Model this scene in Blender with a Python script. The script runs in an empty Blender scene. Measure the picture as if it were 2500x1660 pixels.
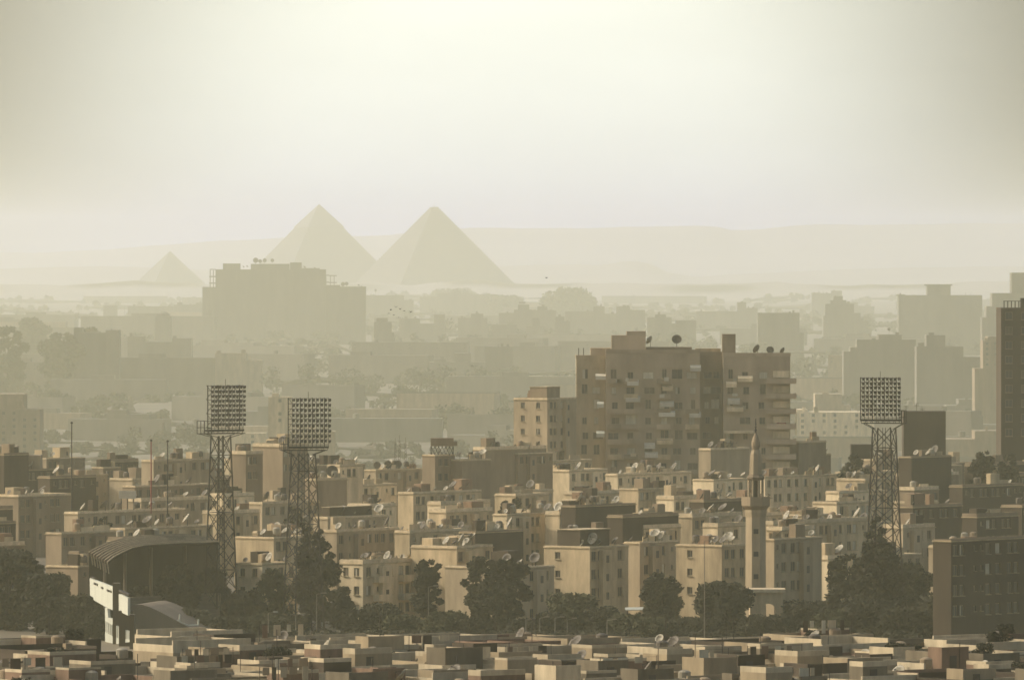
# hazy city skyline with pyramids
SUN_STR = 2.1; SUNC = (1, .985, .88); SKYTINT = (1, 1, .95, 1); SKY_STR = .13; GLOW = (4.6, 4.75, 4.0); DUST = 5.0; EXPO = .66
G0 = .018; G1 = .077; GY = 430; GX = 1230
DENS = .86e-4; ANIS = .5; HCOL = (1, .955, .635, 1)
FS = 2.05; VALLEY = 57.0 * (1 - FS)      # beyond the estate the land drops: an added valley, stretching distance through haze
DENO = True
import bpy, math, random
from mathutils import Vector, Matrix
R = math.radians
K = 4.54e-5; H = 57.0; HZ = 600.0
def PX(x, d): return (x - 1250.0) * K * d
def PZ(y, d): return H - (y - HZ) * K * d
def DD(y, h): return (H - h) / ((y - HZ) * K)
scene = bpy.context.scene
COL = scene.collection
# ---------------------------------------------------------------- camera, light, air
cam_data = bpy.data.cameras.new('camera'); cam = bpy.data.objects.new('camera', cam_data)
COL.objects.link(cam); scene.camera = cam
cam.location = (0, 0, H); cam.rotation_euler = (R(90), 0, 0)
cam_data.sensor_width = 36; cam_data.lens = 36.0 / (2500 * K)
cam_data.shift_y = -(830 - HZ) / 2500.0
cam_data.clip_start = 1; cam_data.clip_end = 60000
SUN_B, SUN_E = 77.0, 33.0
sdir = Vector((-math.sin(R(SUN_B)) * math.cos(R(SUN_E)), math.cos(R(SUN_B)) * math.cos(R(SUN_E)), math.sin(R(SUN_E))))
sun = bpy.data.lights.new('sun', 'SUN'); sun.energy = SUN_STR; sun.angle = R(0.53); sun.color = SUNC
so = bpy.data.objects.new('sun', sun); COL.objects.link(so)
so.rotation_euler = sdir.to_track_quat('Z', 'Y').to_euler(); so.location = (-200, 300, 400)
world = bpy.data.worlds.new('World'); scene.world = world; world.use_nodes = True
nt = world.node_tree; nt.nodes.clear()
def N(t, **kw):
    n = nt.nodes.new(t)
    for a, b in kw.items(): setattr(n, a, b)
    return n
sky = N('ShaderNodeTexSky'); sky.sky_type = 'NISHITA'; sky.sun_disc = False
sky.sun_elevation = R(SUN_E); sky.sun_rotation = R(-SUN_B)
sky.altitude = 0; sky.air_density = 1.0; sky.dust_density = DUST; sky.ozone_density = 1.0
mix = N('ShaderNodeMix', data_type='RGBA', blend_type='MULTIPLY'); mix.inputs[0].default_value = 1.0
nt.links.new(sky.outputs[0], mix.inputs[6]); mix.inputs[7].default_value = SKYTINT
# pale dust glow low in the sky ahead of the camera, added to the sky light
tc = N('ShaderNodeTexCoord'); dot = N('ShaderNodeVectorMath', operation='DISTANCE')
dot.inputs[1].default_value = Vector((PX(GX, 1.0), 1.0, (HZ - GY) * K)).normalized()
nrm = N('ShaderNodeVectorMath', operation='NORMALIZE')
nt.links.new(tc.outputs['Generated'], nrm.inputs[0]); nt.links.new(nrm.outputs[0], dot.inputs[0])
mr = N('ShaderNodeMapRange', interpolation_type='SMOOTHSTEP'); mr.inputs[1].default_value = G0; mr.inputs[2].default_value = G1
mr.inputs[3].default_value = 1.0; mr.inputs[4].default_value = 0.0
nt.links.new(dot.outputs['Value'], mr.inputs[0])
ns = N('ShaderNodeTexNoise'); ns.inputs['Scale'].default_value = 42; ns.inputs['Detail'].default_value = 4; mpn = N('ShaderNodeMapping'); mpn.inputs['Scale'].default_value = (1, 1, 3.2)
nt.links.new(nrm.outputs[0], mpn.inputs[0]); nt.links.new(mpn.outputs[0], ns.inputs['Vector'])
nr = N('ShaderNodeMapRange'); nr.inputs[1].default_value = .3; nr.inputs[2].default_value = .7; nr.inputs[3].default_value = .97; nr.inputs[4].default_value = 1.025; nt.links.new(ns.outputs[0], nr.inputs[0])
nm = N('ShaderNodeMath', operation='MULTIPLY'); nt.links.new(mr.outputs[0], nm.inputs[0]); nt.links.new(nr.outputs[0], nm.inputs[1]); mr = nm
gl = N('ShaderNodeVectorMath', operation='SCALE'); gl.inputs[0].default_value = GLOW; nt.links.new(mr.outputs[0], gl.inputs['Scale'])
sc2 = N('ShaderNodeVectorMath', operation='ADD'); nt.links.new(mix.outputs[2], sc2.inputs[0]); nt.links.new(gl.outputs[0], sc2.inputs[1])
bg = N('ShaderNodeBackground'); bg.inputs[1].default_value = SKY_STR
nt.links.new(sc2.outputs[0], bg.inputs[0])
wo = N('ShaderNodeOutputWorld'); nt.links.new(bg.outputs[0], wo.inputs[0])
scene.view_settings.view_transform = 'Standard'; scene.view_settings.look = 'None'
scene.view_settings.exposure = EXPO; scene.view_settings.gamma = 1.0
scene.cycles.volume_bounces = 4; scene.cycles.max_bounces = 8; scene.cycles.diffuse_bounces = 4
scene.cycles.transparent_max_bounces = 8; scene.cycles.sample_clamp_indirect = 4.0
scene.cycles.use_denoising = DENO
scene.cycles.use_adaptive_sampling = False; scene.cycles.filter_width = 1.6
scene.render.film_transparent = False
rnd = random.Random(7)
# ---------------------------------------------------------------- materials
def pmat(name, col, var=.25, scale=.5, rough=.9, streak=True, bump=.0, spec=.2):
    m = bpy.data.materials.new(name); m.use_nodes = True; t = m.node_tree; b = t.nodes['Principled BSDF']
    b.inputs['Roughness'].default_value = rough; b.inputs['Specular IOR Level'].default_value = spec
    tc = t.nodes.new('ShaderNodeTexCoord'); oi = t.nodes.new('ShaderNodeObjectInfo')
    mp = t.nodes.new('ShaderNodeMapping'); mp.inputs['Scale'].default_value = (1, 1, .25 if streak else 1)
    ad = t.nodes.new('ShaderNodeVectorMath'); ad.operation = 'ADD'
    sc = t.nodes.new('ShaderNodeVectorMath'); sc.operation = 'SCALE'; sc.inputs['Scale'].default_value = 37.0
    cx = t.nodes.new('ShaderNodeCombineXYZ')
    for i in range(3): t.links.new(oi.outputs['Random'], cx.inputs[i])
    t.links.new(cx.outputs[0], sc.inputs[0]); t.links.new(tc.outputs['Object'], ad.inputs[0]); t.links.new(sc.outputs[0], ad.inputs[1])
    t.links.new(ad.outputs[0], mp.inputs[0])
    n1 = t.nodes.new('ShaderNodeTexNoise'); n1.inputs['Scale'].default_value = scale; n1.inputs['Detail'].default_value = 6; n1.inputs['Roughness'].default_value = .65
    t.links.new(mp.outputs[0], n1.inputs['Vector'])
    r = t.nodes.new('ShaderNodeMapRange'); r.inputs[1].default_value = .3; r.inputs[2].default_value = .7
    r.inputs[3].default_value = 1 - var; r.inputs[4].default_value = 1 + var * .6
    t.links.new(n1.outputs[0], r.inputs[0])
    r2 = t.nodes.new('ShaderNodeMapRange'); r2.inputs[3].default_value = .84; r2.inputs[4].default_value = 1.14
    t.links.new(oi.outputs['Random'], r2.inputs[0])
    mu = t.nodes.new('ShaderNodeMath'); mu.operation = 'MULTIPLY'
    t.links.new(r.outputs[0], mu.inputs[0]); t.links.new(r2.outputs[0], mu.inputs[1])
    cm = t.nodes.new('ShaderNodeVectorMath'); cm.operation = 'SCALE'; cm.inputs[0].default_value = col
    t.links.new(mu.outputs[0], cm.inputs['Scale']); t.links.new(cm.outputs[0], b.inputs['Base Color'])
    if bump:
        bp = t.nodes.new('ShaderNodeBump'); bp.inputs['Strength'].default_value = bump; bp.inputs['Distance'].default_value = .1
        t.links.new(n1.outputs[0], bp.inputs['Height']); t.links.new(bp.outputs[0], b.inputs['Normal'])
    return m
M = dict(
    light=pmat('plaster_cream', (.60, .46, .265), .4, .45, bump=.3), tan=pmat('plaster_tan', (.44, .325, .18), .42, .45, bump=.3),
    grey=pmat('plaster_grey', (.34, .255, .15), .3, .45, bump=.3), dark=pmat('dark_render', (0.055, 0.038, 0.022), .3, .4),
    mid=pmat('weathered_concrete', (.22, .16, .095), .35, .3), brick=pmat('raw_brick', (0.212, 0.131, 0.0731), .35, .8),
    tower=pmat('tower_concrete', (.34, .25, .155), .3, .2),
    f1=pmat('rooftop_plaster', (.27, .205, .12), .35, .6, bump=.4), f2=pmat('rooftop_cement', (.145, .115, .072), .4, .5, bump=.4), f3=pmat('rooftop_dark', (.055, .04, .026), .4, .5), f4=pmat('rooftop_limewash', (.40, .32, .20), .35, .7, bump=.3), f5=pmat('rooftop_brick', (.16, .10, .062), .35, .9),  # the darkest tone carries foreground shade and dim corners in its colour
    far=pmat('far_concrete', (.13, .11, .08), .35, .08),
    roof=pmat('dusty_roof', (0.35, 0.262, 0.146), .45, .7, streak=False), cap=pmat('parapet_plaster', (0.53, 0.407, 0.241), .35, 1.2, streak=False),
    win=pmat('window_glass', (.018, .014, .010), .3, 1.0, rough=.35, spec=.5), shutter=pmat('wood_shutter', (.11, .085, .055), .3, 1.5),
    pale=pmat('pale_shutter', (.40, .35, .24), .3, 1.5), frame=pmat('window_frame', (.26, .21, .13), .2, 2),
    metal=pmat('dark_steel', (.022, .015, .010), .25, 2, rough=.6), lamp=pmat('lamp_housing', (.022, .016, .011), .3, 3, rough=.5),
    dl=pmat('dish_pale', (.27, .23, .155), .25, 1.5, rough=.5), dd=pmat('dish_mesh_dark', (.10, .08, .055), .25, 1.5, rough=.6),
    leaf=pmat('leaves', (.026, .023, .010), .4, .8, streak=False), leafy=pmat('leaves_yellow_green', (.05, .046, .018), .4, .8, streak=False),
    bark=pmat('bark', (.07, .05, .035), .3, 2), white=pmat('white_paint', (.37, .36, .28), .10, .5),
    ply=pmat('awning_cloth', (.45, .40, .29), .2, 1), sand=pmat('desert_sand', (.27, .225, .15), .2, .002, streak=False),
    stone=pmat('limestone', (.09, .075, .055), .2, .03, streak=False), casing=pmat('casing_limestone', (.12, .10, .07), .12, .03, streak=False),
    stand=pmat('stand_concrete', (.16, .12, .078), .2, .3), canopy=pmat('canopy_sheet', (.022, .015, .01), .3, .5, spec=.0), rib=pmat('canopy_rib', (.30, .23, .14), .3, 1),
    pole=pmat('lamp_post_paint', (.20, .16, .11), .2, 1), bird=pmat('feathers', (.05, .045, .04), .1, 5), red=pmat('red_paint', (.22, .05, .04), .2, 1),
)
# ---------------------------------------------------------------- mesh helpers
class MB:
    def __init__(s): s.v = []; s.f = []; s.m = []
    def add(s, vs, fs, mi=0):
        o = len(s.v); s.v += [tuple(p) for p in vs]; s.f += [tuple(i + o for i in q) for q in fs]; s.m += [mi] * len(fs)
    def quad(s, a, b, c, d, mi=0): s.add([a, b, c, d], [(0, 1, 2, 3)], mi)
    def box(s, x0, x1, y0, y1, z0, z1, mi=0):
        s.add([(x0, y0, z0), (x1, y0, z0), (x1, y1, z0), (x0, y1, z0), (x0, y0, z1), (x1, y0, z1), (x1, y1, z1), (x0, y1, z1)],
              [(0, 3, 2, 1), (4, 5, 6, 7), (0, 1, 5, 4), (1, 2, 6, 5), (2, 3, 7, 6), (3, 0, 4, 7)], mi)
    def tube(s, p, q, r, r2=None, n=5, mi=0, caps=True):
        p = Vector(p); q = Vector(q); r2 = r if r2 is None else r2; d = (q - p)
        if d.length < 1e-6: return
        d.normalize(); a = d.orthogonal().normalized(); b = d.cross(a); vs = []
        for c, rr in ((p, r), (q, r2)):
            for i in range(n):
                t = 2 * math.pi * i / n; vs.append(c + a * math.cos(t) * rr + b * math.sin(t) * rr)
        fs = [(i, (i + 1) % n, n + (i + 1) % n, n + i) for i in range(n)]
        if caps: fs += [tuple(range(n - 1, -1, -1)), tuple(range(n, 2 * n))]
        s.add(vs, fs, mi)
    def lathe(s, prof, n=16, mi=0, c=(0, 0, 0)):
        vs = []; 
        for r, z in prof:
            for i in range(n):
                t = 2 * math.pi * i / n; vs.append((c[0] + r * math.cos(t), c[1] + r * math.sin(t), c[2] + z))
        fs = [(k * n + i, k * n + (i + 1) % n, (k + 1) * n + (i + 1) % n, (k + 1) * n + i) for k in range(len(prof) - 1) for i in range(n)]
        s.add(vs, fs, mi)
    def prism(s, pts, off, mi=0):
        n = len(pts); off = Vector(off); a = [Vector(p) for p in pts]; vs = a + [p + off for p in a]
        fs = [tuple(range(n)), tuple(range(2 * n - 1, n - 1, -1))] + [(i, n + i, n + (i + 1) % n, (i + 1) % n) for i in range(n)]
        s.add(vs, fs, mi)
    def mesh(s, name, mats):
        me = bpy.data.meshes.new(name); me.from_pydata(s.v, [], s.f)
        for m in (mats if isinstance(mats, (list, tuple)) else [mats]): me.materials.append(m)
        if any(s.m): me.polygons.foreach_set('material_index', s.m)
        me.update(); return me
    def build(s, name, mats, parent=None, loc=(0, 0, 0), rz=0.0): return link(name, s.mesh(name, mats), parent, loc, rz)
def link(name, me, parent=None, loc=(0, 0, 0), rz=0.0):
    o = bpy.data.objects.new(name, me); COL.objects.link(o); o.location = loc; o.rotation_euler = (0, 0, rz)
    if parent is not None: o.parent = parent
    return o
LABELS = {}
def tag(o, label=None, cat=None, group=None, kind=None):
    if label:
        o['label'] = label; LABELS.setdefault(label, []).append(o.name)
    if cat: o['category'] = cat
    if group: o['group'] = group
    if kind: o['kind'] = kind
    return o
def thing(name, label, cat, loc=(0, 0, 0), rz=0.0, group=None):
    o = bpy.data.objects.new(name, None); COL.objects.link(o); o.location = loc; o.rotation_euler = (0, 0, rz); o.empty_display_size = 1
    return tag(o, label, cat, group)
ORD = 'first second third fourth fifth sixth seventh eighth ninth tenth eleventh twelfth thirteenth fourteenth fifteenth sixteenth seventeenth eighteenth nineteenth twentieth'.split()
def nth(i): return ORD[i] if i < 20 else 'twenty-' + ORD[i - 20]
# ---------------------------------------------------------------- the setting
def ridge(name, prof, D, front, back, mat, jit, step=40, steep=1.0):
    mb = MB(); X0, X1 = -4700, 4700; n = int((X1 - X0) / step); r = random.Random(len(name)); rows = []
    fr = [(-front, 0), (-front * .55, .3), (-front * .25, .62), (-front * .1, .86), (0, 1), (back * .3, .96), (back, 0)]
    ph = [r.uniform(0, 6) for _ in range(6)]
    for i in range(n + 1):
        X = X0 + (X1 - X0) * i / n; x = 1250 + X / (K * D)
        y = prof[0][1]
        for (a, ya), (b, yb) in zip(prof, prof[1:]):
            if a <= x <= b: y = ya + (yb - ya) * (x - a) / (b - a)
        if x > prof[-1][0]: y = prof[-1][1]
        Z = PZ(y, D) + jit * (math.sin(X / 90 + ph[0]) + .6 * math.sin(X / 37 + ph[1]) + .4 * math.sin(X / 17 + ph[2]))
        rows.append([(X, D + dy + (0 if k in (0, 6) else 60 * math.sin(X / 130 + ph[3 + k % 3])), VALLEY + max(0, (Z - VALLEY) * f) - .3 * (f == 0)) for k, (dy, f) in enumerate(fr)])
    vs = [p for row in rows for p in row]; m = len(fr)
    mb.add(vs, [(i * m + k, (i + 1) * m + k, (i + 1) * m + k + 1, i * m + k + 1) for i in range(n) for k in range(m - 1)])
    o = mb.build(name, mat); o['kind'] = 'structure'
    for p in o.data.polygons: p.use_smooth = True
    return o
g = MB(); ys = [(-300, 0), (2020, 0), (2160, -3), (2420, VALLEY * .8), (2600, VALLEY), (35500, VALLEY)]
g.add([(X, y_, z_) for y_, z_ in ys for X in (-5000, 5000)], [(2 * i, 2 * i + 1, 2 * i + 3, 2 * i + 2) for i in range(len(ys) - 1)])
gm = pmat('dusty_ground', (.12, .095, .06), .5, .012, streak=False); g.build('ground', gm)['kind'] = 'structure'
ridge('desert_hills', [(-400, 622), (70, 617), (300, 607), (540, 587), (690, 582), (900, 576), (1140, 558), (1500, 556), (1740, 551), (1790, 561), (1850, 561), (1950, 550), (2150, 548), (2500, 545), (2900, 548)], 30500, 3000, 2000, M['sand'], 1.4)
ridge('desert_plateau', [(-400, 668), (0, 655), (230, 650), (600, 662), (880, 664), (1180, 653), (1260, 648), (1480, 646), (1508, 638), (1576, 637), (1620, 662), (1700, 676), (1850, 668), (2100, 655), (2500, 650), (2900, 655)], 24500, 1300, 1300, M['sand'], 1.0)
h = bpy.data.materials.new('hazy_air'); h.use_nodes = True; ht = h.node_tree; ht.nodes.remove(ht.nodes['Principled BSDF'])
v = ht.nodes.new('ShaderNodeVolumePrincipled'); v.inputs['Color'].default_value = HCOL; v.inputs['Density'].default_value = DENS
v.inputs['Anisotropy'].default_value = ANIS; v.inputs['Absorption Color'].default_value = (1, 1, 1, 1)
ht.links.new(v.outputs[0], ht.nodes['Material Output'].inputs['Volume'])
b = MB(); b.box(-5200, 5200, -600, 36000, VALLEY - 1.5, 172); b.build('haze', h)['kind'] = 'stuff'
ridge('desert_escarpment', [(-400, 690), (120, 694), (300, 687), (520, 696), (900, 690), (1010, 697), (1180, 686), (1290, 693), (1500, 687), (1640, 698), (1900, 690), (2200, 696), (2500, 688), (2900, 692)], 19700, 600, 500, M['sand'], 2.6)
# pyramids, each half-turned so that an edge faces the city
def pyramid(label, ax, ay, d, trunc=0.0, cap=False, slope=1.31, steps=44):
    Zt = PZ(ay, d) - VALLEY; half = Zt / slope / 1.0
    t = thing('pyramid', label, 'pyramid', (PX(ax, d), d, VALLEY), R(45 - 22), 'great pyramids on the desert plateau')
    body = MB(); n = steps; top = 1 - trunc
    zc = .74 if cap else top
    r2 = random.Random(int(ax))
    for i in range(n):
        z0 = Zt * zc * i / n; z1 = Zt * zc * (i + 1) / n; w = half * (1 - z0 / Zt); j = w * r2.uniform(-.004, .004)
        body.box(-w - j, w + j, -w + j, w - j, z0, z1 - .002)
    body.build('core', M['stone'], t)
    if cap:
        c = MB(); w = half * (1 - zc) * 1.10; z0 = Zt * zc; c.add([(-w, -w, z0), (w, -w, z0), (w, w, z0), (-w, w, z0), (0, 0, Zt)], [(0, 1, 4), (1, 2, 4), (2, 3, 4), (3, 0, 4), (3, 2, 1, 0)])
        c.build('casing', M['casing'], t)
    if trunc:
        c = MB(); c.tube((0, 0, Zt * top), (0, 0, Zt * top + 7), .5); c.build('summit_mast', M['metal'], t)
pyramid('taller looking left pyramid with smooth casing left around its pointed top', 779, 498, 21600, cap=True)
pyramid('right pyramid with a blunt flat top, beside the pointed one', 1060, 499, 20700, trunc=.03)
pyramid('small faint pyramid far left, above the hazy rooftops', 415, 614, 22200, slope=1.2)
# ---------------------------------------------------------------- windows and walls
WC = {}
def winmesh(w, h, kind):
    key = (round(w, 2), round(h, 2), kind)
    if key not in WC:
        mb = MB(); hw = w / 2; f = .07
        if kind == 3: mb.box(-hw + f, -.02, .02, .06, f, h - f, 3); mb.box(.02, hw - f, .05, .08, f, h - f, 0)
        else: mb.box(-hw + f, hw - f, .03, .07, f, h - f, {0: 0, 1: 2, 2: 3}[kind])
        mb.box(-hw, -hw + f, 0, .1, 0, h, 1); mb.box(hw - f, hw, 0, .1, 0, h, 1)
        mb.box(-hw + f, hw - f, 0, .1, 0, f, 1); mb.box(-hw + f, hw - f, 0, .1, h - f, h, 1)
        mb.box(-.03, .03, .005, .029, f, h - f, 1); mb.box(-hw - .08, hw + .08, -.32, -.003, -.1, -.02, 1)
        WC[key] = mb.mesh('window', [M['win'], M['frame'], M['shutter'], M['pale']])
    return WC[key]
def facade(mb, O, ux, L, h, wins, dep=.22, mi=0):
    nx, ny = ux[1], -ux[0]
    def P(s, z, q=0): return (O[0] + ux[0] * s - nx * q, O[1] + ux[1] * s - ny * q, z)
    xs = sorted({0, L} | {a for w in wins for a in w[:2]}); zs = sorted({0, h} | {a for w in wins for a in w[2:4]})
    for a, b_ in zip(xs, xs[1:]):
        run = None
        for c, d in zip(zs, zs[1:]):
            m = ((a + b_) / 2, (c + d) / 2)
            hole = any(w[0] < m[0] < w[1] and w[2] < m[1] < w[3] for w in wins)
            if hole:
                if run is not None: mb.quad(P(a, run), P(b_, run), P(b_, c), P(a, c), mi); run = None
            elif run is None: run = c
        if run is not None: mb.quad(P(a, run), P(b_, run), P(b_, h), P(a, h), mi)
    for (a, b_, c, d) in wins:
        mb.quad(P(a, c), P(b_, c), P(b_, c, dep), P(a, c, dep), mi); mb.quad(P(a, d, dep), P(b_, d, dep), P(b_, d), P(a, d), mi)
        mb.quad(P(a, c), P(a, c, dep), P(a, d, dep), P(a, d), mi); mb.quad(P(b_, c, dep), P(b_, c), P(b_, d), P(b_, d, dep), mi)
def windows(parent, O, ux, wins, r, dep=.22, weights=(6, 3, 1, 1)):
    nx, ny = ux[1], -ux[0]; rz = math.atan2(ux[1], ux[0])
    for (a, b_, c, d) in wins:
        k = r.choices((0, 1, 2, 3), weights)[0]
        s = (a + b_) / 2
        link('window', winmesh(b_ - a - .02, d - c - .02, k), parent, (O[0] + ux[0] * s - nx * (dep - .1), O[1] + ux[1] * s - ny * (dep - .1), c + .01), rz)
def wingrid(L, h, cols, nvis, fh=2.8, base=0):
    out = []; nf = int(h // fh)
    for f in range(max(0, nf - nvis), nf):
        z0 = h - (nf - f) * fh
        for (s, w, hh, sill) in cols:
            if .25 < s - w / 2 and s + w / 2 < L - .25: out.append((s - w / 2, s + w / 2, z0 + sill, z0 + sill + hh))
    return out
def autocols(L, r):
    cols = []; s = r.uniform(.9, 1.8)
    while s < L - .9:
        k = r.choice('wwws')
        if k == 's': cols.append((s, .6, .75, 1.45)); s += r.uniform(1.5, 2.3)
        else:
            cols.append((s, 1.25, 1.5, .9))
            if r.random() < .55 and s + 1.7 < L - .9: cols.append((s + 1.65, 1.1, 1.5, .9)); s += 1.65
            s += r.uniform(1.9, 3.3)
    return cols
FOOT = []; ROOFS = []   # places for dishes: (ref, origin, rot, L, W, z, n)
def block(place, x, y, wg, wf, h=11.0, tone='tan', vis=2, desc=None, nd=2, al=54, gw=0, rooms=(), clutter=4, cat='apartment block', bal=0, gtone=None, name='apartment_block', group='apartment blocks of the housing estate'):
    d = DD(y, h); a = R(al); FOOT.append((x, y, wg, wf, d, al)); L = max(3, wf * K * d / math.cos(a)); W = max(3, wg * K * d / math.sin(a))
    r = random.Random(int(x * 7 + y)); loc = (PX(x, d), d, 0)
    adj = {'light': 'cream', 'tan': 'tan', 'grey': 'drab brown', 'dark': 'dark', 'mid': 'weathered brown', 'brick': 'raw brick', 'tower': 'dark brown'}[tone]
    label = (desc or adj + ' flat roofed block') + ' ' + place
    t = thing(name, label, cat, loc, a, group)
    w = MB(); cols = autocols(L, r); wf_ = wingrid(L, h, cols, vis) if vis else []
    gcols = []
    if gw == 1: gcols = [(W * .3, 1.0, 1.1, 1.1)]
    elif gw > 1: gcols = [(W * (i + .6) / (gw + .2), 1.0, 1.3, 1.0) for i in range(gw)]
    wg_ = wingrid(W, h, gcols, max(vis, 1)) if gw else []
    if gw == 1: wg_ = [q for q in wg_ if r.random() < .75]
    facade(w, (0, 0), (1, 0), L, h, wf_); facade(w, (0, W), (0, -1), W, h, wg_)
    w.quad((L, 0, 0), (L, W, 0), (L, W, h), (L, 0, h)); w.quad((L, W, 0), (0, W, 0), (0, W, h), (L, W, h))
    w.build('wall', M[gtone or tone], t); windows(t, (0, 0), (1, 0), wf_, r); windows(t, (0, W), (0, -1), wg_, r)
    rf = MB(); o = .14; rf.box(-o, L + o, -o, W + o, h, h + .14); rf.build('roof', M['roof'], t)
    p = MB(); ph = r.choice((.2, .35, .6)); th = .22; z0 = h + .14
    p.box(0, L, 0, th, z0, z0 + ph); p.box(0, th, th, W - th, z0, z0 + ph); p.box(0, L, W - th, W, z0, z0 + ph * r.uniform(.8, 1.0)); p.box(L - th, L, th, W - th, z0, z0 + ph * .95)
    p.build('parapet', M['cap' if tone not in ('dark', 'tower') else 'mid'], t)
    for k in range(bal):
        s = L * (k + .6) / (bal + .3)
        for f in range(min(vis, int(h // 2.8))):
            z = h - (f + 1) * 2.8; q = MB(); q.box(s - 1.3, s + 1.3, -1.1, -.004, z, z + .15); q.box(s - 1.3, s + 1.3, -1.1, -1.0, z + .15, z + 1.0)
            q.box(s - 1.3, s - 1.2, -1.0, -.004, z + .15, z + 1.0); q.box(s + 1.2, s + 1.3, -1.0, -.004, z + .15, z + 1.0)
            q.build('balcony', M[r.choice(['light', 'tan', 'pale'])], t)
    if L > 9 and vis and tone != 'dark':
        s = L * r.choice((.35, .62)); q = MB(); q.box(s - 1.2, s + 1.2, -.8, -.005, 0, h - .3)
        for f in range(1, 4): q.box(s - .35, s + .35, -.84, -.803, h - f * 2.8 + .6, h - f * 2.8 + 1.7, 1)
        q.build('stair_shaft', [M[tone], M['win']], t)
    for (s0, s1, t0, t1, hh, tn) in rooms:
        q = MB(); q.box(s0 * L, s1 * L, W * t0, W * t1, h + .14, h + .14 + hh); q.box(s0 * L - .15, s1 * L + .15, W * t0 - .15, W * t1 + .15, h + .141 + hh, h + .25 + hh, 1)
        q.build('roof_room', [M[tn], M['roof']], t)
    for k in range(clutter):
        s = r.uniform(.08, .82) * L; tt = r.uniform(.35, .7) * W; kk = r.random(); q = MB()
        if kk < .45:
            ww = r.uniform(1.5, 3.6); hh = r.uniform(1.0, 2.4); q.box(s, min(L - .4, s + ww), tt, min(W - .4, tt + 2), h + .14, h + .14 + hh); q.build('roof_room', M[r.choice(['mid', 'dark', 'tan', 'brick'])], t)
        elif kk < .75:
            q.lathe([(0, .5), (.55, .5), (.6, .7), (.6, 1.4), (.3, 1.6), (0, 1.62)], 10, 0, (s, tt, h + .14))
            for dx, dy in ((-.4, -.4), (.4, -.4), (.4, .4), (-.4, .4)): q.tube((s + dx, tt + dy, h + .1), (s + dx, tt + dy, h + .66), .04)
            q.build('water_tank', M[r.choice(['dl', 'mid', 'dd'])], t)
        else:
            q.box(s, min(L - .3, s + r.uniform(2, 5)), tt, tt + .15, h + .14, h + .14 + r.uniform(.7, 1.3)); q.build('roof_wall', M[r.choice(['light', 'tan', 'grey'])], t)
    if nd: ROOFS.append(('block ' + place, Vector(loc), a, L, W, h + .14, nd))
    return t, d, L, W
# ---------------------------------------------------------------- housing estate
block('just right of the rooftop tank tower', 1140, 1152, 34, 125, 11, 'light', 3, 'cream block with a blank left end', 5, gw=0)
block('ending below the tall apartment slab', 1390, 1152, 95, 95, 11, 'light', 4, 'cream block with a broad windowless gable', 5)
block('second left of the minaret crown', 1508, 1162, 14, 185, 11, 'light', 3, 'long cream facade of paired windows', 6)
block('touching the minaret crown on its left', 1742, 1174, 50, 90, 11, 'light', 3, 'cream block with one gable window', 4, gw=1)
block('right behind the minaret lantern', 1868, 1167, 20, 195, 11, 'light', 4, 'long cream block with dark paired windows', 7)
block('left of the right floodlight mast', 2112, 1174, 68, 72, 11, 'tan', 2, 'tan block with a blank wide gable', 4)
block('straight below the water tank tower', 1009, 1207, 38, 166, 11, 'tan', 3, 'tan block with a bright blank end wall', 7)
block('between dark awning roof and two dark trees', 1238, 1259, 35, 114, 11, 'light', 3, 'cream block with a row of top windows', 6)
block('behind the big square corner block', 1366, 1258, 25, 112, 11, 'tan', 1, 'tan low block with a plain front', 3, rooms=((.3, .95, .3, .8, 2.2, 'dark'),))
block('left of the minaret balcony', 1690, 1264, 30, 125, 11, 'tan', 2, 'tan block with a single dark dish', 6)
block('with a dark upper shed, behind the tree gap', 1572, 1292, 35, 92, 11, 'tan', 2, 'tan block', 4, rooms=((.05, .9, .3, .8, 2.4, 'dark'),))
block('third row below the water tank tower', 1000, 1302, 22, 142, 11, 'tan', 2, 'weathered tan block with dark openings', 6)
block('behind the pair of dark trees', 1115, 1340, 112, 88, 11, 'tan', 2, 'tan block with a wide blank gable', 7)
block('between the square corner block and the round tree', 1562, 1328, 20, 96, 11, 'grey', 4, 'narrow brown block full of windows', 5)
block('at the estate centre', 1440, 1339, 112, 96, 11, 'tan', 4, 'large square cornered block with one gable window', 9, gw=1, rooms=((.05, .8, .25, .75, 2.6, 'dark'),), clutter=4)
block('immediately left of the minaret shaft', 1762, 1335, 110, 60, 11, 'tan', 4, 'broad tan block with a single top window', 5, gw=1)
block('between the cypress mass and the next tree', 886, 1378, 58, 140, 8.8, 'light', 4, 'sunny cream block with balconies', 12, gw=2, bal=2, clutter=4)
block('hidden behind the pair of dark trees', 1246, 1390, 160, 108, 8.6, 'grey', 4, 'brown block with a dark blank side', 8)
block('seen through the left floodlight legs', 640, 1380, 68, 84, 8.8, 'light', 3, 'cream block with open balconies', 4, bal=1, gw=2)
block('left of the middle floodlight mast', 548, 1214, 36, 70, 11, 'light', 2, 'pale blank cream block', 3, gw=1)
block('crossed by both left floodlight masts', 668, 1316, 98, 120, 10.5, 'tan', 2, 'tan block with square windows', 6)
block('just above the curved stadium canopy', 305, 1294, 34, 205, 11, 'tan', 2, 'long tan block with a row of dark windows', 5)
block('second row above the stadium canopy', 190, 1256, 30, 250, 11, 'grey', 2, 'long brown block', 6)
block('right of the small white billboard', 345, 1226, 24, 165, 11, 'grey', 1, 'brown block with a bright roof edge', 5)
block('below the two bare flagpoles', 330, 1190, 20, 180, 12, 'mid', 1, 'low brown block with a sunlit roof line', 4)
block('at the far left under the dark roofs', 45, 1214, 75, 120, 11, 'mid', 3, 'wide dark brown block', 5)
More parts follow.
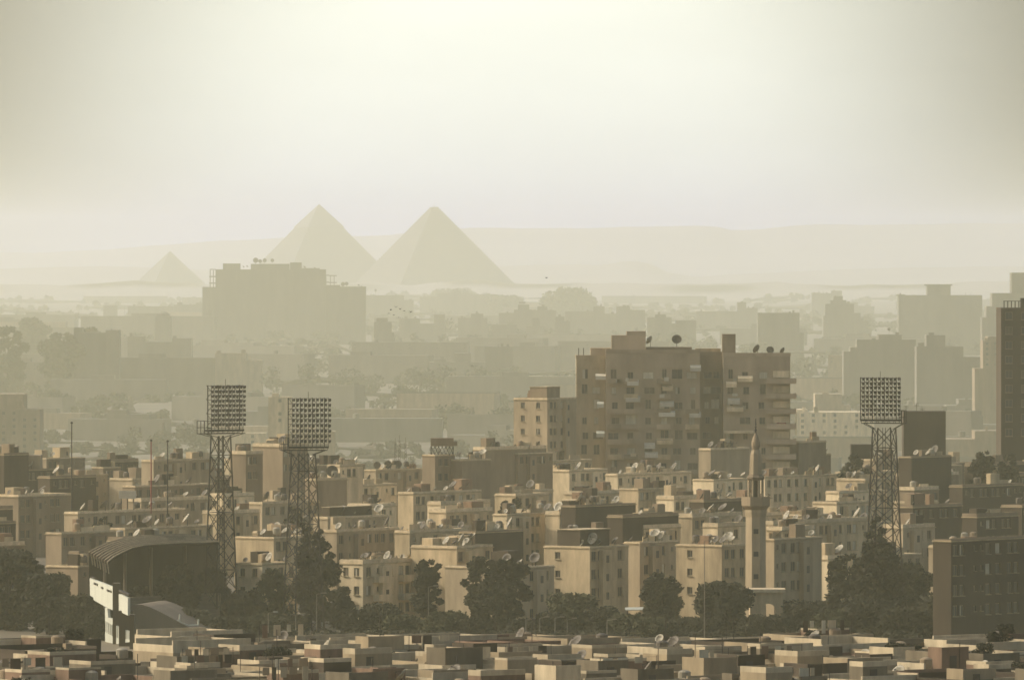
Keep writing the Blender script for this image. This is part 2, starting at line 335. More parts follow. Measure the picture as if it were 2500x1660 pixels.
block('at the left edge with a roof slab jutting right', 40, 1150, 90, 85, 11, 'dark', 1, 'near black block', 3)
block('crossed by the leftmost flagpole', 122, 1168, 20, 106, 12, 'dark', 1, 'low dark block', 1)
block('leftmost of the dark stepped roofs', 10, 1112, 60, 56, 16, 'dark', 0, 'dark block with a sunlit slanting top', 0)
block('right of the leftmost flagpole', 252, 1144, 12, 40, 11, 'mid', 1, 'small dim block', 0)
block('behind the two bare flagpoles', 375, 1128, 10, 90, 15, 'grey', 1, 'hazy plain block', 1)
block('left of the first floodlight head', 462, 1124, 12, 60, 15, 'grey', 1, 'hazy block with a curved roof line', 0)
block('just right of the left floodlight mast', 600, 1110, 40, 40, 17, 'mid', 2, 'brown stepped block', 1)
block('behind the middle mast with a stepped outline', 690, 1092, 75, 60, 18, 'mid', 2, 'brown block', 2)
block('crossed by the middle mast near its head', 672, 1142, 14, 215, 11, 'grey', 2, 'long brown block with a pale roof line', 7)
block('second row right of the middle mast', 775, 1174, 10, 70, 13, 'mid', 0, 'small dark roofed block', 2)
block('with small lit hut, right of the middle mast', 830, 1140, 12, 55, 15, 'light', 1, 'little cream block', 2)
block('under the three masts of dishes', 918, 1150, 14, 120, 11, 'grey', 1, 'brown block', 4)
block('carrying the lattice water tank', 1062, 1114, 22, 48, 17, 'mid', 2, 'dark brown block', 1, clutter=0)
block('left below the tall apartment slab', 1185, 1100, 18, 150, 16, 'mid', 0, 'dark brown flat block', 3)
block('with bright end, in front of the slab annex', 1265, 1110, 16, 85, 15, 'mid', 1, 'dark block', 2)
block('right foot of the tall slab, left of minaret', 1735, 1100, 20, 98, 15, 'grey', 0, 'low brown block', 5)
block('right of the minaret spire foot', 1862, 1117, 12, 175, 11, 'mid', 0, 'long dark flat block', 6)
block('between the slab and the pale hazy block', 1950, 1082, 10, 70, 14, 'mid', 0, 'small dark block', 0)
block('below the dark windowless cube', 2225, 1118, 30, 105, 15, 'dark', 0, 'dark block', 3)
block('right of the right floodlight legs', 2215, 1164, 25, 135, 11, 'mid', 2, 'dim brown block with windows', 4)
block('at the right edge behind rooftop bushes', 2385, 1138, 25, 135, 11, 'dark', 0, 'dark plain block', 0)
block('second at the right edge below the bushes', 2350, 1190, 20, 160, 11, 'dark', 1, 'dark low block', 2)
block('beside the tall pointed tree on its right', 2228, 1240, 30, 130, 11, 'dark', 1, 'dark block with a bright roof line', 2)
block('third at the right edge with small windows', 2385, 1264, 28, 110, 11, 'dark', 3, 'dark brown block', 2)
block('at the lower right edge', 2322, 1323, 10, 250, 16, 'dark', 4, 'huge near black block with a thin bright roof line', 0, clutter=0)  # lower right blocks coloured dark to paint in the corner's dimness
block('running behind the minaret to the pointed tree', 1888, 1282, 16, 240, 11, 'tan', 3, 'long tan block with many windows', 8)
block('just right of the minaret shaft', 1890, 1320, 16, 122, 13, 'grey', 4, 'brown windowed block', 2)
block('right of the cypress mass, second row', 800, 1268, 16, 145, 11, 'grey', 1, 'brown block with a dark roof', 5, rooms=((.1, .8, .3, .8, 1.8, 'dark'),))
block('right of the cypress mass, third row', 822, 1300, 20, 150, 11, 'grey', 2, 'brown low block', 5)
block('behind the middle mast legs', 640, 1232, 20, 135, 11, 'grey', 1, 'brown blank block', 3)
block('with a dark tarred shed above the estate centre', 1405, 1238, 12, 150, 13, 'dark', 0, 'dark roofed block', 2)
block('left of the minaret, with a tarred shed', 1718, 1226, 10, 98, 13, 'dark', 0, 'dark block', 3)
block('between the cream block and the corner block', 1160, 1302, 18, 118, 12, 'dark', 0, 'dark roofed low block', 3)
block('under the dark tarred roofs', 1520, 1264, 14, 140, 13, 'dark', 0, 'dark long block', 2)
block('right of the water tank tower foot', 1128, 1126, 14, 70, 16, 'mid', 0, 'brown low block', 3)
block('above the curved stadium roof at its left', 150, 1305, 40, 130, 11, 'mid', 1, 'dim low block', 1)
block('behind the scoreboard at the left', 190, 1386, 80, 60, 8, 'mid', 1, 'low dim building', 0)
# smaller blocks wedged in the gaps of the estate
rb_ = random.Random(31); cand = []
for d0 in (1400, 1450, 1500, 1560, 1620, 1680, 1740, 1800, 1860, 1920):
    xx = -60
    while xx < 2560:
        hh_ = rb_.uniform(8.5, 11.5); yy_ = HZ + (H - hh_) / (K * (d0 + rb_.uniform(-15, 15))); wg_ = rb_.uniform(20, 60); wf_ = rb_.uniform(60, 130)
        ok = all(not (abs(f[4] - DD(yy_, hh_)) < 42 and xx - wg_ < f[0] + f[3] and xx + wf_ > f[0] - f[2]) for f in FOOT)
        if ok: cand.append((xx, yy_, wg_, wf_, hh_)); FOOT.append((xx, yy_, wg_, wf_, DD(yy_, hh_), 54))
        xx += rb_.uniform(60, 130) if not ok else wf_ + rb_.uniform(40, 120)
bandB = {}
for c_ in cand:
    bn = ['front', 'second', 'third', 'fourth', 'rear'][min(4, int((DD(c_[1], c_[4]) - 1380) / 110))]
    zn = 'left part' if c_[0] < 620 else ('middle left' if c_[0] < 1150 else ('middle right' if c_[0] < 1800 else 'right part'))
    bandB.setdefault((bn, zn), []).append(c_)
for (bn, zn), L_ in bandB.items():
    for i, c_ in enumerate(sorted(L_)):
        tone = rb_.choice(('tan', 'light', 'light', 'tan', 'light')) if 500 < c_[0] < 2100 else rb_.choice(('grey', 'mid', 'dark', 'grey'))
        block('wedged in %s row, %s, %s from left' % (bn, zn, nth(i)), *c_, tone, 2, None, rb_.choice((0, 0, 1, 1)), clutter=3)
# annex of the slab
block('attached to the left of the tall slab', 1336, 977, 82, 72, 24, 'grey', 5, 'pale lower annex with small windows', 3, al=60, gw=2, name='annex_building', cat='annex', group=None, rooms=((.1, .55, .1, .6, 2.6, 'mid'),))
# ---------------------------------------------------------------- tall slab (about 12 storeys)
dT = 1950.0; kT = K * dT
def tx(x): return (x - 1680) * kT
def tz(y): return H - (y - HZ) * kT
T = thing('apartment_slab', 'tall brown apartment slab with balconies and dishes, dominating the centre right', 'tower block', (PX(1680, dT), dT, 0))
rT = random.Random(5)
def vol(x0, x1, yt, yf, depth, cols, nm='wall', tone='tower', fl=9, top=None):
    X0, X1 = tx(x0), tx(x1); h = tz(yt); wins = []
    for f in range(fl):
        z = tz(925) - f * 3.27
        for c in cols:
            s = tx(c) - X0 + rT.uniform(-.25, .25); ww = rT.choice((.5, .65, .65, .9, 1.15))
            if rT.random() < .08: continue
            wins.append((s - ww, s + ww, z, z + (1.5 if rT.random() < .8 else 2.1)))
    m = MB(); facade(m, (X0, yf), (1, 0), X1 - X0, h, wins)
    m.quad((X0, yf + depth, 0), (X0, yf, 0), (X0, yf, h), (X0, yf + depth, h)); m.quad((X1, yf, 0), (X1, yf + depth, 0), (X1, yf + depth, h), (X1, yf, h))
    m.quad((X1, yf + depth, 0), (X0, yf + depth, 0), (X0, yf + depth, h), (X1, yf + depth, h)); m.quad((X0, yf, h), (X1, yf, h), (X1, yf + depth, h), (X0, yf + depth, h))
    for f in range(fl + 1): m.box(X0, X1, yf - .09, yf - .002, tz(925) - f * 3.27 + 2.35, tz(925) - f * 3.27 + 2.6)
    m.build(nm, M[tone], T); windows(T, (X0, yf), (1, 0), wins, rT, weights=(5, 3, 3, 2))
    p = MB(); p.box(X0 - .1, X1 + .1, yf - .1, yf + .12, h + .004, h + .75); p.box(X0 - .1, X0 + .12, yf + .121, yf + depth, h + .004, h + .75); p.build('parapet', M[tone], T)
vol(1407, 1478, 876, 3.0, 14, [1428, 1458], tone='grey', fl=8)
vol(1479, 1709, 862, 0.0, 17, [1500, 1540, 1583, 1620, 1655, 1690], fl=9)
vol(1710, 1765, 868, 6.0, 11, [1728, 1750], tone='mid', fl=9)  # recessed strip: its shade is put into a darker wall colour
vol(1766, 1930, 870, 2.0, 15, [1783, 1820, 1862], fl=8)
def tb(nm, x0, x1, yt, yb, y0, y1, tone): q = MB(); q.box(tx(x0), tx(x1), y0, y1, tz(yb), tz(yt)); return q.build(nm, M[tone], T)
tb('penthouse', 1493, 1577, 819, 861.9, 3, 9, 'tower'); tb('penthouse', 1530, 1577, 809, 818.9, 3.2, 8.8, 'tower'); tb('roof_room', 1442, 1492, 850, 875.9, 5, 13, 'tower')
tb('roof_room', 1578, 1690, 848, 861.9, 4, 12, 'mid'); tb('lift_tower', 1764, 1797, 816, 869.9, 4, 8, 'mid'); tb('roof_room', 1700, 1762, 852, 867.9, 9, 13, 'tan')
tb('roof_room', 1410, 1440, 868, 875.9, 5, 11, 'grey')
for f in range(9):
    z = tz(925) - f * 3.27 - 1.05
    q = MB(); q.box(tx(1872), tx(1944), .2, 1.99, z, z + .18); q.box(tx(1872), tx(1944), .2, .34, z + .18, z + 1.15); q.box(tx(1932), tx(1944), 2.01, 9, z, z + .18); q.box(tx(1943), tx(1944.6), .341, 9, z + .18, z + 1.15)
    q.build('balcony', M['tower'], T)
    q = MB(); q.box(tx(1888), tx(1928), 1.5, 1.99, z + 1.3, z + 2.75); q.build('balcony_wall', M[rT.choice(['light', 'tan', 'mid', 'light'])], T)
    for c in (1500, 1540, 1620, 1690):
        if c in (1500, 1690) and rT.random() < .5: continue
        q = MB(); X = tx(c); q.box(X - 1.5, X + 1.5, -1.2, -.004, z, z + .15); q.box(X - 1.5, X + 1.5, -1.2, -1.08, z + .15, z + 1.1); q.build('balcony', M[rT.choice(['tower', 'tower', 'tan', 'mid'])], T)
for (x, y, w, tone) in [(1698, 897, 26, 'ply'), (1545, 932, 28, 'ply'), (1470, 918, 32, 'ply'), (1545, 972, 36, 'ply'), (1628, 984, 34, 'ply'), (1628, 1008, 40, 'ply'), (1697, 1010, 28, 'ply'), (1820, 923, 36, 'light'), (1786, 937, 26, 'light'), (1792, 978, 30, 'ply'), (1795, 996, 40, 'light'), (1586, 1086, 26, 'ply'), (1590, 1108, 32, 'ply'), (1466, 1058, 20, 'white'), (1466, 986, 16, 'white'), (1623, 1075, 40, 'tan'), (1908, 1036, 24, 'red'), (1630, 945, 26, 'tan')]:
    q = MB(); X = tx(x); Z = tz(y); hw = w * kT / 2; f0 = 0.0 if x < 1760 and x > 1479 else 1.9
    q.add([(X - hw, f0 - .05, Z + .5), (X + hw, f0 - .05, Z + .5), (X + hw, f0 - 1.35, Z), (X - hw, f0 - 1.35, Z), (X - hw, f0 - 1.36, Z - .8), (X + hw, f0 - 1.36, Z - .8), (X - hw, f0 - .05, Z + .44), (X + hw, f0 - .05, Z + .44)], [(0, 1, 2, 3), (3, 2, 5, 4), (6, 3, 4), (7, 5, 2), (6, 7, 2, 3)])
    q.build('awning', M[tone], T)
for x in (1413, 1425): 
    q = MB(); q.tube((tx(x), 4, tz(876)), (tx(x), 4, tz(850)), .09); q.build('roof_pipe', M['metal'], T)
for _ in range(16):
    f = rT.randrange(8); c = rT.choice((1500, 1540, 1620, 1690, 1790, 1820)); z = tz(925) - f * 3.27 + rT.uniform(-.9, -.2); X = tx(c) + rT.uniform(-1.4, .6); q = MB(); y0 = -1.32 if c < 1700 else 1.7
    q.box(X, X + rT.uniform(.5, 1.3), y0, y0 + .03, z, z + rT.uniform(.6, 1.1)); q.build('washing', M[rT.choice(('ply', 'pale', 'mid', 'light', 'dd'))], T)
# long balcony slab in cream plaster
tb('balcony_rail', 1768, 1840, 1052, 1058, -.3, 1.99, 'light')
# ---------------------------------------------------------------- dishes
def bowlmesh(mat):
    mb = MB(); pr = [(0.02, .0)] + [(r_, .42 * r_ * r_) for r_ in (.25, .5, .75, 1.0)]
    pr2 = [(r_, z - .035) for r_, z in reversed(pr)]; mb.lathe(pr + pr2, 18); me = mb.mesh('bowl', M[mat])
    for p in me.polygons: p.use_smooth = True
    return me
BM = {'pale': bowlmesh('dl'), 'dark': bowlmesh('dd')}
fa = MB(); fa.tube((.9, 0, .34), (0, 0, .95), .022); fa.tube((-.5, .75, .34), (0, 0, .95), .022); fa.tube((-.5, -.75, .34), (0, 0, .95), .022); fa.lathe([(.07, .86), (.09, .9), (.09, 1.0), (0, 1.02)], 8)
FM = fa.mesh('feed_arm', M['metal']); ms = MB(); ms.tube((0, 0, 0), (0, 0, 1.1), .06, n=6); ms.tube((0, 0, 1.1), (0, -.12, 1.25), .05); MM = ms.mesh('mast', M['metal'])
DCOUNT = [0]
def dish(pos, r, az, el, tone, label, group='satellite dishes on the estate roofs'):
    DCOUNT[0] += 1
    t = thing('satellite_dish', label, 'satellite dish', pos, 0, group); t.scale = (r, r, r)
    link('mast', MM, t); o = link('bowl', BM[tone], t, (0, 0, 1.35)); q = Vector((math.sin(az) * math.cos(el), math.cos(az) * math.cos(el), math.sin(el))).to_track_quat('Z', 'Y')
    o.rotation_euler = q.to_euler(); f = link('feed_arm', FM, o)
    return t
rd = random.Random(11)
for (ref, loc, a, L, W, z, n) in ROOFS:
    ps = []
    for k in range(n):
        s = L * (k + rd.uniform(.15, .85)) / n; tt = rd.uniform(.5, max(.6, W * .3)) if rd.random() < .6 else rd.uniform(.3, .8) * W
        ps.append((loc.x + math.cos(a) * s - math.sin(a) * tt, loc.y + math.sin(a) * s + math.cos(a) * tt))
    ps.sort(key=lambda p: p[0] / p[1])
    for k, (X, Y) in enumerate(ps):
        tone = 'pale' if rd.random() < .5 else 'dark'; r = rd.choice((.42, .5, .6, .72, .9))
        size = 'small' if r < .55 else ('large' if r > .7 else 'medium')
        az = R(rd.choice((-100, -120, -140, -75)) + rd.uniform(-12, 12)); el = R(rd.uniform(25, 55))
        pos_ = nth(k) if n > 1 else 'single'
        dish((X, Y, z), r, az, el, tone, '%s %s %s dish on %s' % (pos_, size, tone, ref))
# the tall slab's and other singled-out dishes
for (x, y, r, tone, az, lab) in [(1588, 846, 1.0, 'pale', -60, 'big pale dish tilted skyward beside the slab penthouse'), (1652, 846, 1.1, 'dark', 180, 'biggest round dish standing centred on the tall slab roof'), (1849, 869, 1.0, 'dark', -50, 'first of three big dishes on the slab right wing roof'), (1880, 869, .85, 'dark', 175, 'middle of three big dishes on the slab right wing roof'), (1912, 869, .75, 'dark', -55, 'last of three big dishes on the slab right wing roof')]:
    yy = dT + (6 if x < 1760 else 9); zz = (tz(848) if x < 1700 and x > 1578 else tz(862 if x < 1600 else 870)); zz = tz(848) if 1578 < x < 1690 else tz(870)
    dish((PX(x, yy), yy, zz + .01), r, R(az), R(30), tone, lab, 'large dishes on the tall slab')
rb = [q for q in ROOFS if q[0].endswith('under the three masts of dishes')][0]
def onroof(q, xpx, tt=1.0, xc=918, wf=120):
    s_ = q[3] * (xpx - xc) / wf; return (q[1].x + math.cos(q[2]) * s_ - math.sin(q[2]) * tt, q[1].y + math.sin(q[2]) * s_ + math.cos(q[2]) * tt, q[5])
for (x, r, lab) in [(930, .75, 'dark round dish on a post, leftmost of three above the haze line'), (956, .8, 'round dish on a tall post, middle of three above the haze line'), (980, .8, 'round dish on a tall post, right of three near lattice antennas')]:
    dish(onroof(rb, x), r, R(178), R(8), 'dark', lab, 'round dishes on posts')
rb2 = [q for q in ROOFS if q[0].endswith('second row right of the middle mast')][0]
dish(onroof(rb2, 830, 2, 775, 70), 1.1, R(176), R(10), 'dark', 'big dark mesh dish right of the middle floodlight mast', 'round dishes on posts')
# ---------------------------------------------------------------- rooftop tank, antennas, flagpoles
def lattice(mb, x0, x1, y0, y1, z0, z1, n, r=.05, top=None):
    tx_ = top or 1.0; cx, cy = (x0 + x1) / 2, (y0 + y1) / 2
    def c(k, i):
        f = i / n; s = 1 + (tx_ - 1) * f; X = (x0, x1, x1, x0)[k]; Y = (y0, y0, y1, y1)[k]
        return Vector((cx + (X - cx) * s, cy + (Y - cy) * s, z0 + (z1 - z0) * f))
    for i in range(n):
        for k in range(4):
            k2 = (k + 1) % 4; mb.tube(c(k, i), c(k2, i + 1), r, n=4, caps=False); mb.tube(c(k2, i), c(k, i + 1), r, n=4, caps=False)
    return c
d = DD(1114, 17); t = thing('rooftop_water_tank', 'dark box water tank on crossed steel legs above the centre left roofs', 'water tank', (PX(1078, d), d + 5, 17.15)); kk = K * d
m = MB(); m.box(-27 * kk, 29 * kk, -2, 2, 22 * kk, 42 * kk); m.box(29.1 * kk, 38 * kk, -1.8, 1.8, 23 * kk, 33 * kk); m.build('tank', M['mid'], t)
for k in range(4):
    m = MB(); X = (-26, 28, 28, -26)[k] * kk; Y = (-1.9, -1.9, 1.9, 1.9)[k]; m.tube((X, Y, 0), (X, Y, 22 * kk), .09); m.build('leg', M['metal'], t)
m = MB()
for a_ in range(-26, 28, 9): lattice(m, a_ * kk, (a_ + 9) * kk, -1.9, 1.9, 0, 22 * kk, 1, .05)
m.build('bracing', M['metal'], t)
d = rb[1].y + 18
for (x, yt, lab) in [(983, 1079, 'left'), (993, 1072, 'middle'), (1008, 1078, 'right')]:
    t = thing('lattice_antenna', '%s of three thin lattice antennas in the haze near the water tank' % lab, 'antenna', (*onroof(rb, x, 2.0)[:2], rb[5]), 0, 'lattice antennas'); hh = PZ(yt, d) - rb[5]
    m = MB(); lattice(m, -.25, .25, -.25, .25, 0, hh, 8, .025, .5); m.build('lattice_mast', M['metal'], t); m = MB(); m.tube((0, 0, hh), (0, 0, hh + 1), .03); m.build('tip_rod', M['metal'], t)
for (x, yt, yb, d, lab) in [(175, 1035, 1240, 1620, 'lone tall flagpole, leftmost, above the dark roofs'), (369, 1078, 1250, 1560, 'left of two bare flagpoles with reddish paint'), (409, 1080, 1250, 1560, 'right of two bare flagpoles')]:
    z1 = PZ(yt, d); t = thing('flagpole', label=lab, cat='flagpole', loc=(PX(x, d), d, 0), group='bare flagpoles')
    m = MB(); m.tube((0, 0, 0), (0, 0, z1), .16, .09, 8); m.build('shaft', M['red' if 'reddish' in lab else 'metal'], t); m = MB(); m.lathe([(0, .0), (.22, .1), (.22, .3), (0, .45)], 8, 0, (0, 0, z1)); m.build('finial', M['metal'], t)
d = 1560; t = thing('billboard', 'small plain white billboard among the dim roofs at left', 'billboard', (PX(311, d), d, 0)); kk = K * d
m = MB(); m.box(-21 * kk, 21 * kk, 0, .3, PZ(1217, d), PZ(1198, d)); m.build('panel', M['ply'], t)
for s in (-15, 0, 15): m = MB(); m.tube((s * kk, .5, 0), (s * kk, .5, PZ(1205, d)), .12); m.build('leg', M['metal'], t)
# ---------------------------------------------------------------- explicit far and hazy buildings: steps are (x0, x1, ytop)
def hazy(label, d, steps, tone='far', depth=16, win=None, feats=(), name='hazy_building', huts=True, rot=0, group=None, base=0, cat='building'):
    xs = (min(s[0] for s in steps) + max(s[1] for s in steps)) / 2; gz = 0.0
    if d > 2000: d *= FS; gz = VALLEY; depth *= FS
    kd = K * d; t = thing(name, label, cat, (PX(xs, d), d, gz), 0, group); r = random.Random(int(xs)); hs = sorted(steps, key=lambda s: -s[2])
    for i, (x0, x1, yt) in enumerate(steps):
        X0, X1 = (x0 - xs) * kd, (x1 - xs) * kd; hh = PZ(yt, d) - gz; m = MB(); wins = []
        if win and i < win[2]:
            nx_ = max(1, int((X1 - X0) / win[0]))
            for f in range(win[1]):
                for c in range(nx_):
                    s = (c + .5) * (X1 - X0) / nx_; z = hh - 3.2 * (f + 1) + .6
                    if r.random() < .85: wins.append((s - .8, s + .8, z, z + 1.7))
        yf = i * .35 + (0 if i == 0 else 1.0)
        facade(m, (X0, yf), (1, 0), X1 - X0, hh, wins, .4)
        m.quad((X0, depth, 0), (X0, yf, 0), (X0, yf, hh), (X0, depth, hh)); m.quad((X1, yf, 0), (X1, depth, 0), (X1, depth, hh), (X1, yf, hh)); m.quad((X1, depth, 0), (X0, depth, 0), (X0, depth, hh), (X1, depth, hh)); m.quad((X0, yf, hh), (X1, yf, hh), (X1, depth, hh), (X0, depth, hh))
        m.build('wall', M[tone], t)
        for (a_, b_, c_, d_) in wins[:95]: link('window', winmesh(1.58, 1.68, r.choice((0, 0, 1))), t, (X0 + (a_ + b_) / 2, yf + .3, c_ + .01))
        for _ in range(min(4, int((X1 - X0) / 7)) if huts else 0):
            if r.random() < .6: s = r.uniform(X0 + .5, X1 - 3.5); w_ = r.uniform(1, 4); q = MB(); q.box(s, s + w_, yf + 1, yf + 4, hh + .005, hh + r.uniform(.8, 3)); q.build('roof_hut', M[tone], t)
    for f in feats:
        k_, x, y0, y1 = f[:4]; X = (x - xs) * kd; z0, z1 = PZ(y0, d) - gz, PZ(y1, d) - gz; q = MB()
        if k_ == 'mast': q.tube((X, 3, z0 - 1), (X, 3, z1), .1 * kd * 10 / 2, .05 * kd * 10 / 2)
        if k_ == 'slab': q.box(X - f[4] * kd, X + f[4] * kd, -.6, depth * .7, z1, z0)
        if k_ == 'ball': q.lathe([(0, 0)] + [(math.sin(a_ * math.pi / 8) * (z1 - z0) / 2, (1 - math.cos(a_ * math.pi / 8)) * (z1 - z0) / 2) for a_ in range(1, 8)] + [(0, z1 - z0)], 12, 0, (X, 3, z0))
        if k_ == 'dome': q.lathe([(math.cos(a_ * math.pi / 12) * f[4] * kd, math.sin(a_ * math.pi / 12) * (z1 - z0)) for a_ in range(7)], 14, 0, (X, 5, z0))
        q.build({'mast': 'antenna_mast', 'slab': 'overhang', 'ball': 'rooftop_ball', 'dome': 'dome'}[k_], M[tone], t)
    return t
# the broad slab in front of the pyramids, with open frame balconies on its shoulders
dB = 5200.0 * FS; kb = K * dB; XB = 690.0
B = thing('far_slab_block', 'broad hazy slab block standing in front of the left pyramid', 'tower block', (PX(XB, dB), dB, VALLEY))
def bb(nm, x0, x1, yt, yb, y0, y1, hide=False): q = MB(); q.box((x0 - XB) * kb, (x1 - XB) * kb, y0 * 1.4, y1 * 1.4, max(0, PZ(yb, dB) - VALLEY), PZ(yt, dB) - VALLEY); return q.build(nm, M['far'], B)
bb('wall', 494, 517, 701, 2000, 2, 20); bb('wall', 526, 795, 658, 2000, 0, 22); bb('wall', 795.1, 893, 700, 2000, 3, 20); bb('roof_room', 544, 586, 643.5, 657.9, 2, 14); bb('roof_room', 612, 706, 644.5, 657.9, 3, 12)
bb('roof_room', 708, 736, 641, 657.9, 2, 12); bb('roof_room', 786, 830, 696, 699.9, 5, 12); bb('roof_room', 736.1, 780, 655, 657.9, 4, 12); bb('wall', 517.1, 525.9, 701, 2000, 1, 21)
for y in (657, 674, 690): bb('balcony', 511 if y > 660 else 512, 525.8, y, y + (3 if y > 660 else 2), -1, 8)
for x in (512, 520): bb('post', x, x + 2.2, 660, 700.9, 0, 1)
for y in (671, 688): bb('balcony', 795.2, 803 if y > 660 else 800, y, y + 2.5, -1, 8); bb('balcony', 780, 800, y + 0, y + 2.4, -1.6, -1.45)
for y in (672, 689): bb('balcony', 803.1, 822, y, y + 2.4, -1, 6)
for x in (795.3, 806, 815): bb('post', x, x + 1.6, 674.5, 699.9, 0, 1)
bb('wall', 740, 780, 656.5, 657.9, -1, 2)
for (x, y, r_) in [(624, 636, 6.6), (635, 638, 4.6), (646, 636, 5), (665, 636, 4.4), (743, 653, 4), (768, 655, 3), (837, 694, 5.2), (846, 693, 4.6), (875, 697, 3.5), (883, 702, 4), (594, 652, 3), (603, 651, 3)]:
    yy = dB + 5; top = {True: PZ(644.5, yy), False: PZ(658, yy)}[x < 700 and x > 610] if x < 790 else PZ(700, yy)
    rr = r_ * K * yy / 1.0; zc = PZ(y, yy); q = dish((PX(x, yy), yy, zc - 1.35 * rr), rr, R(175 if r_ > 4.3 else 120), R(5 if r_ > 4.3 else 50), 'dark', '%s dish silhouette, %s on the far hazy slab roof' % ('large' if r_ > 4.5 else 'small', '%dXX' % x), 'dishes on the far slab roof')
fd = sorted([o for o in bpy.data.objects if 'XX on the far' in str(o.get('label', ''))], key=lambda o: o.location.x)
for i, o in enumerate(fd): del LABELS[o['label']]; o['label'] = '%s dish silhouette from the left on the far hazy slab roof' % nth(i); LABELS[o['label']] = [o.name]
# right background
hazy('hazy square block with plain flat roof, right behind the tall slab', 4300, [(1850, 1952, 764), (1952.1, 1963, 812)])
hazy('pale hazy block with stepped roof between two right-hand towers', 7200, [(1982, 2004, 715), (2004.1, 2030, 716), (2030.1, 2056, 710), (2056.1, 2095, 738), (2095.1, 2135, 748)])
hazy('hazy pointed tower with tapering stepped sides', 5200, [(2015, 2085, 742), (2035, 2058, 723), (2028, 2066, 733), (2010, 2088, 770), (2085.1, 2101, 764), (2101.1, 2120, 783), (2120.1, 2128, 800)], feats=[('mast', 2046, 723, 716)])
hazy('large hazy block with a capped penthouse at upper right', 4700, [(2194, 2398, 721), (2264, 2321, 696)], feats=[('slab', 2292, 697.5, 694.5, 33), ('slab', 2200, 723, 719, 10), ('mast', 2370, 721, 716), ('mast', 2358, 721, 714)])
hazy('hazy brown tower rising at the right edge behind a dark tower', 3900, [(2422, 2530, 716), (2470, 2550, 666), (2408, 2440, 748), (2398, 2420, 775)])
hazy('hazy broad block with a ball tank, behind the right floodlight mast', 3300, [(2092, 2236, 829), (2145, 2202, 817), (2076, 2092, 848), (2060, 2076, 858)], feats=[('ball', 2171, 808, 800), ('mast', 2171, 817, 806)])
hazy('hazy block right of the right floodlight head with two roof huts', 3100, [(2238, 2352, 846), (2262, 2308, 818), (2352.1, 2400, 872)])
hazy('hazy brown block beside the dark right edge tower', 2700, [(2400, 2460, 832), (2412, 2440, 822), (2380, 2402, 900)], tone='mid', win=(5, 5, 1))
hazy('pale hazy apartment block with faint window columns beside the right mast', 2450, [(1946, 2105, 1006), (2105.1, 2135, 1010), (1946, 1972, 1000)], tone='light', win=(5.2, 6, 1), name='pale_apartment_block')
hazy('pale flat roofed pavilion block rising behind the faint windowed facade', 2700, [(1990, 2056, 962), (2040, 2078, 990)], tone='grey')
hazy('low hazy block at far right below the dark tower', 2300, [(2380, 2520, 1052), (2300, 2380, 1072)], tone='mid', win=(6, 2, 1))
hazy('faint wide low block right of the dark cube', 2900, [(2310, 2450, 990), (2340, 2400, 975)])
E = hazy('dark tower with a railed roof cut by the right edge', 1985, [(2444, 2560, 752)], tone='dark', depth=20, huts=False, win=(3.4, 9, 1))
q = MB()
for i, x in enumerate(range(2452, 2500, 9)): q.tube(((x - 2502) * K * 1985, 1, PZ(754, 1985)), ((x - 2502) * K * 1985, 1, PZ(735, 1985)), .12)
q.box((2450 - 2502) * K * 1985, (2560 - 2502) * K * 1985, .9, 1.1, PZ(736, 1985), PZ(734.5, 1985)); q.box((2494 - 2502) * K * 1985, (2560 - 2502) * K * 1985, 2, 6, PZ(754, 1985), PZ(728, 1985)); q.build('roof_railing', M['metal'], E)
C = hazy('dark windowless cube building behind the right floodlight mast', 1965, [(2206, 2309, 1004)], tone='dark', depth=9, huts=False, win=(4, 3, 0))
for (x, y, lab) in [(2212, 990, 'left'), (2238, 984, 'middle'), (2252, 997, 'right')]:
    q = thing('aerial', '%s of three thin aerials on the dark windowless cube' % lab, 'aerial', (PX(x, 1968), 1968, PZ(1004, 1965) + .0), 0, 'aerials on the dark cube'); m = MB(); zz = PZ(y, 1968) - PZ(1004, 1965); m.tube((0, 0, 0), (0, 0, zz), .05); m.build('rod', M['metal'], q); m = MB()
    for k in range(3): m.tube((-.5, 0, zz - .1 - .3 * k), (.5, 0, zz - .3 * k), .03)
    m.build('crossbars', M['metal'], q)
hazy('shed with a dark roof and pale band left of the right mast', 1970, [(2078, 2132, 1085)], tone='dark', depth=6, name='roof_shed')
# left background
hazy('tall narrow pale stair tower between the two left floodlight heads', 2150, [(655, 712, 969)], tone='tan', depth=8, win=(28, 5, 1), name='stair_tower')
hazy('dim slab block partly covered by the middle floodlight head', 2120, [(704, 818, 1053), (640, 703.9, 1085)], tone='mid', depth=9)
hazy('pale hazy block peeping right of the left floodlight legs', 2350, [(583, 650, 1057)], tone='tan', depth=8, win=(8, 4, 1))
hazy('grey hazy tower at the left edge with an antenna', 2150, [(-30, 98, 1000), (-30, 58, 962)], tone='mid', win=(5, 8, 1), feats=[('mast', 43, 962, 938), ('slab', 48, 980, 965, 10), ('mast', 92, 1000, 972)])
hazy('dark brown block at the left edge with a lit roof slope', 1850, [(-30, 52, 1112), (52.1, 98, 1112), (-30, 40, 1090)], tone='mid', depth=10)
hazy('faint block between the left edge tower and the first flagpole', 2600, [(116, 210, 1078), (196, 250, 1112)], win=(6, 3, 1))
hazy('faint paired towers right of the first flagpole', 2750, [(238, 262, 1082), (270, 289, 1084), (238, 289, 1095)])
hazy('faint low block behind the two flagpoles', 2500, [(206, 300, 1110), (300.1, 352, 1118)])
hazy('hazy domed tower block left of the broad slab', 4600, [(379, 418, 772), (383, 412, 766)], feats=[('dome', 398, 768, 760, 14)])
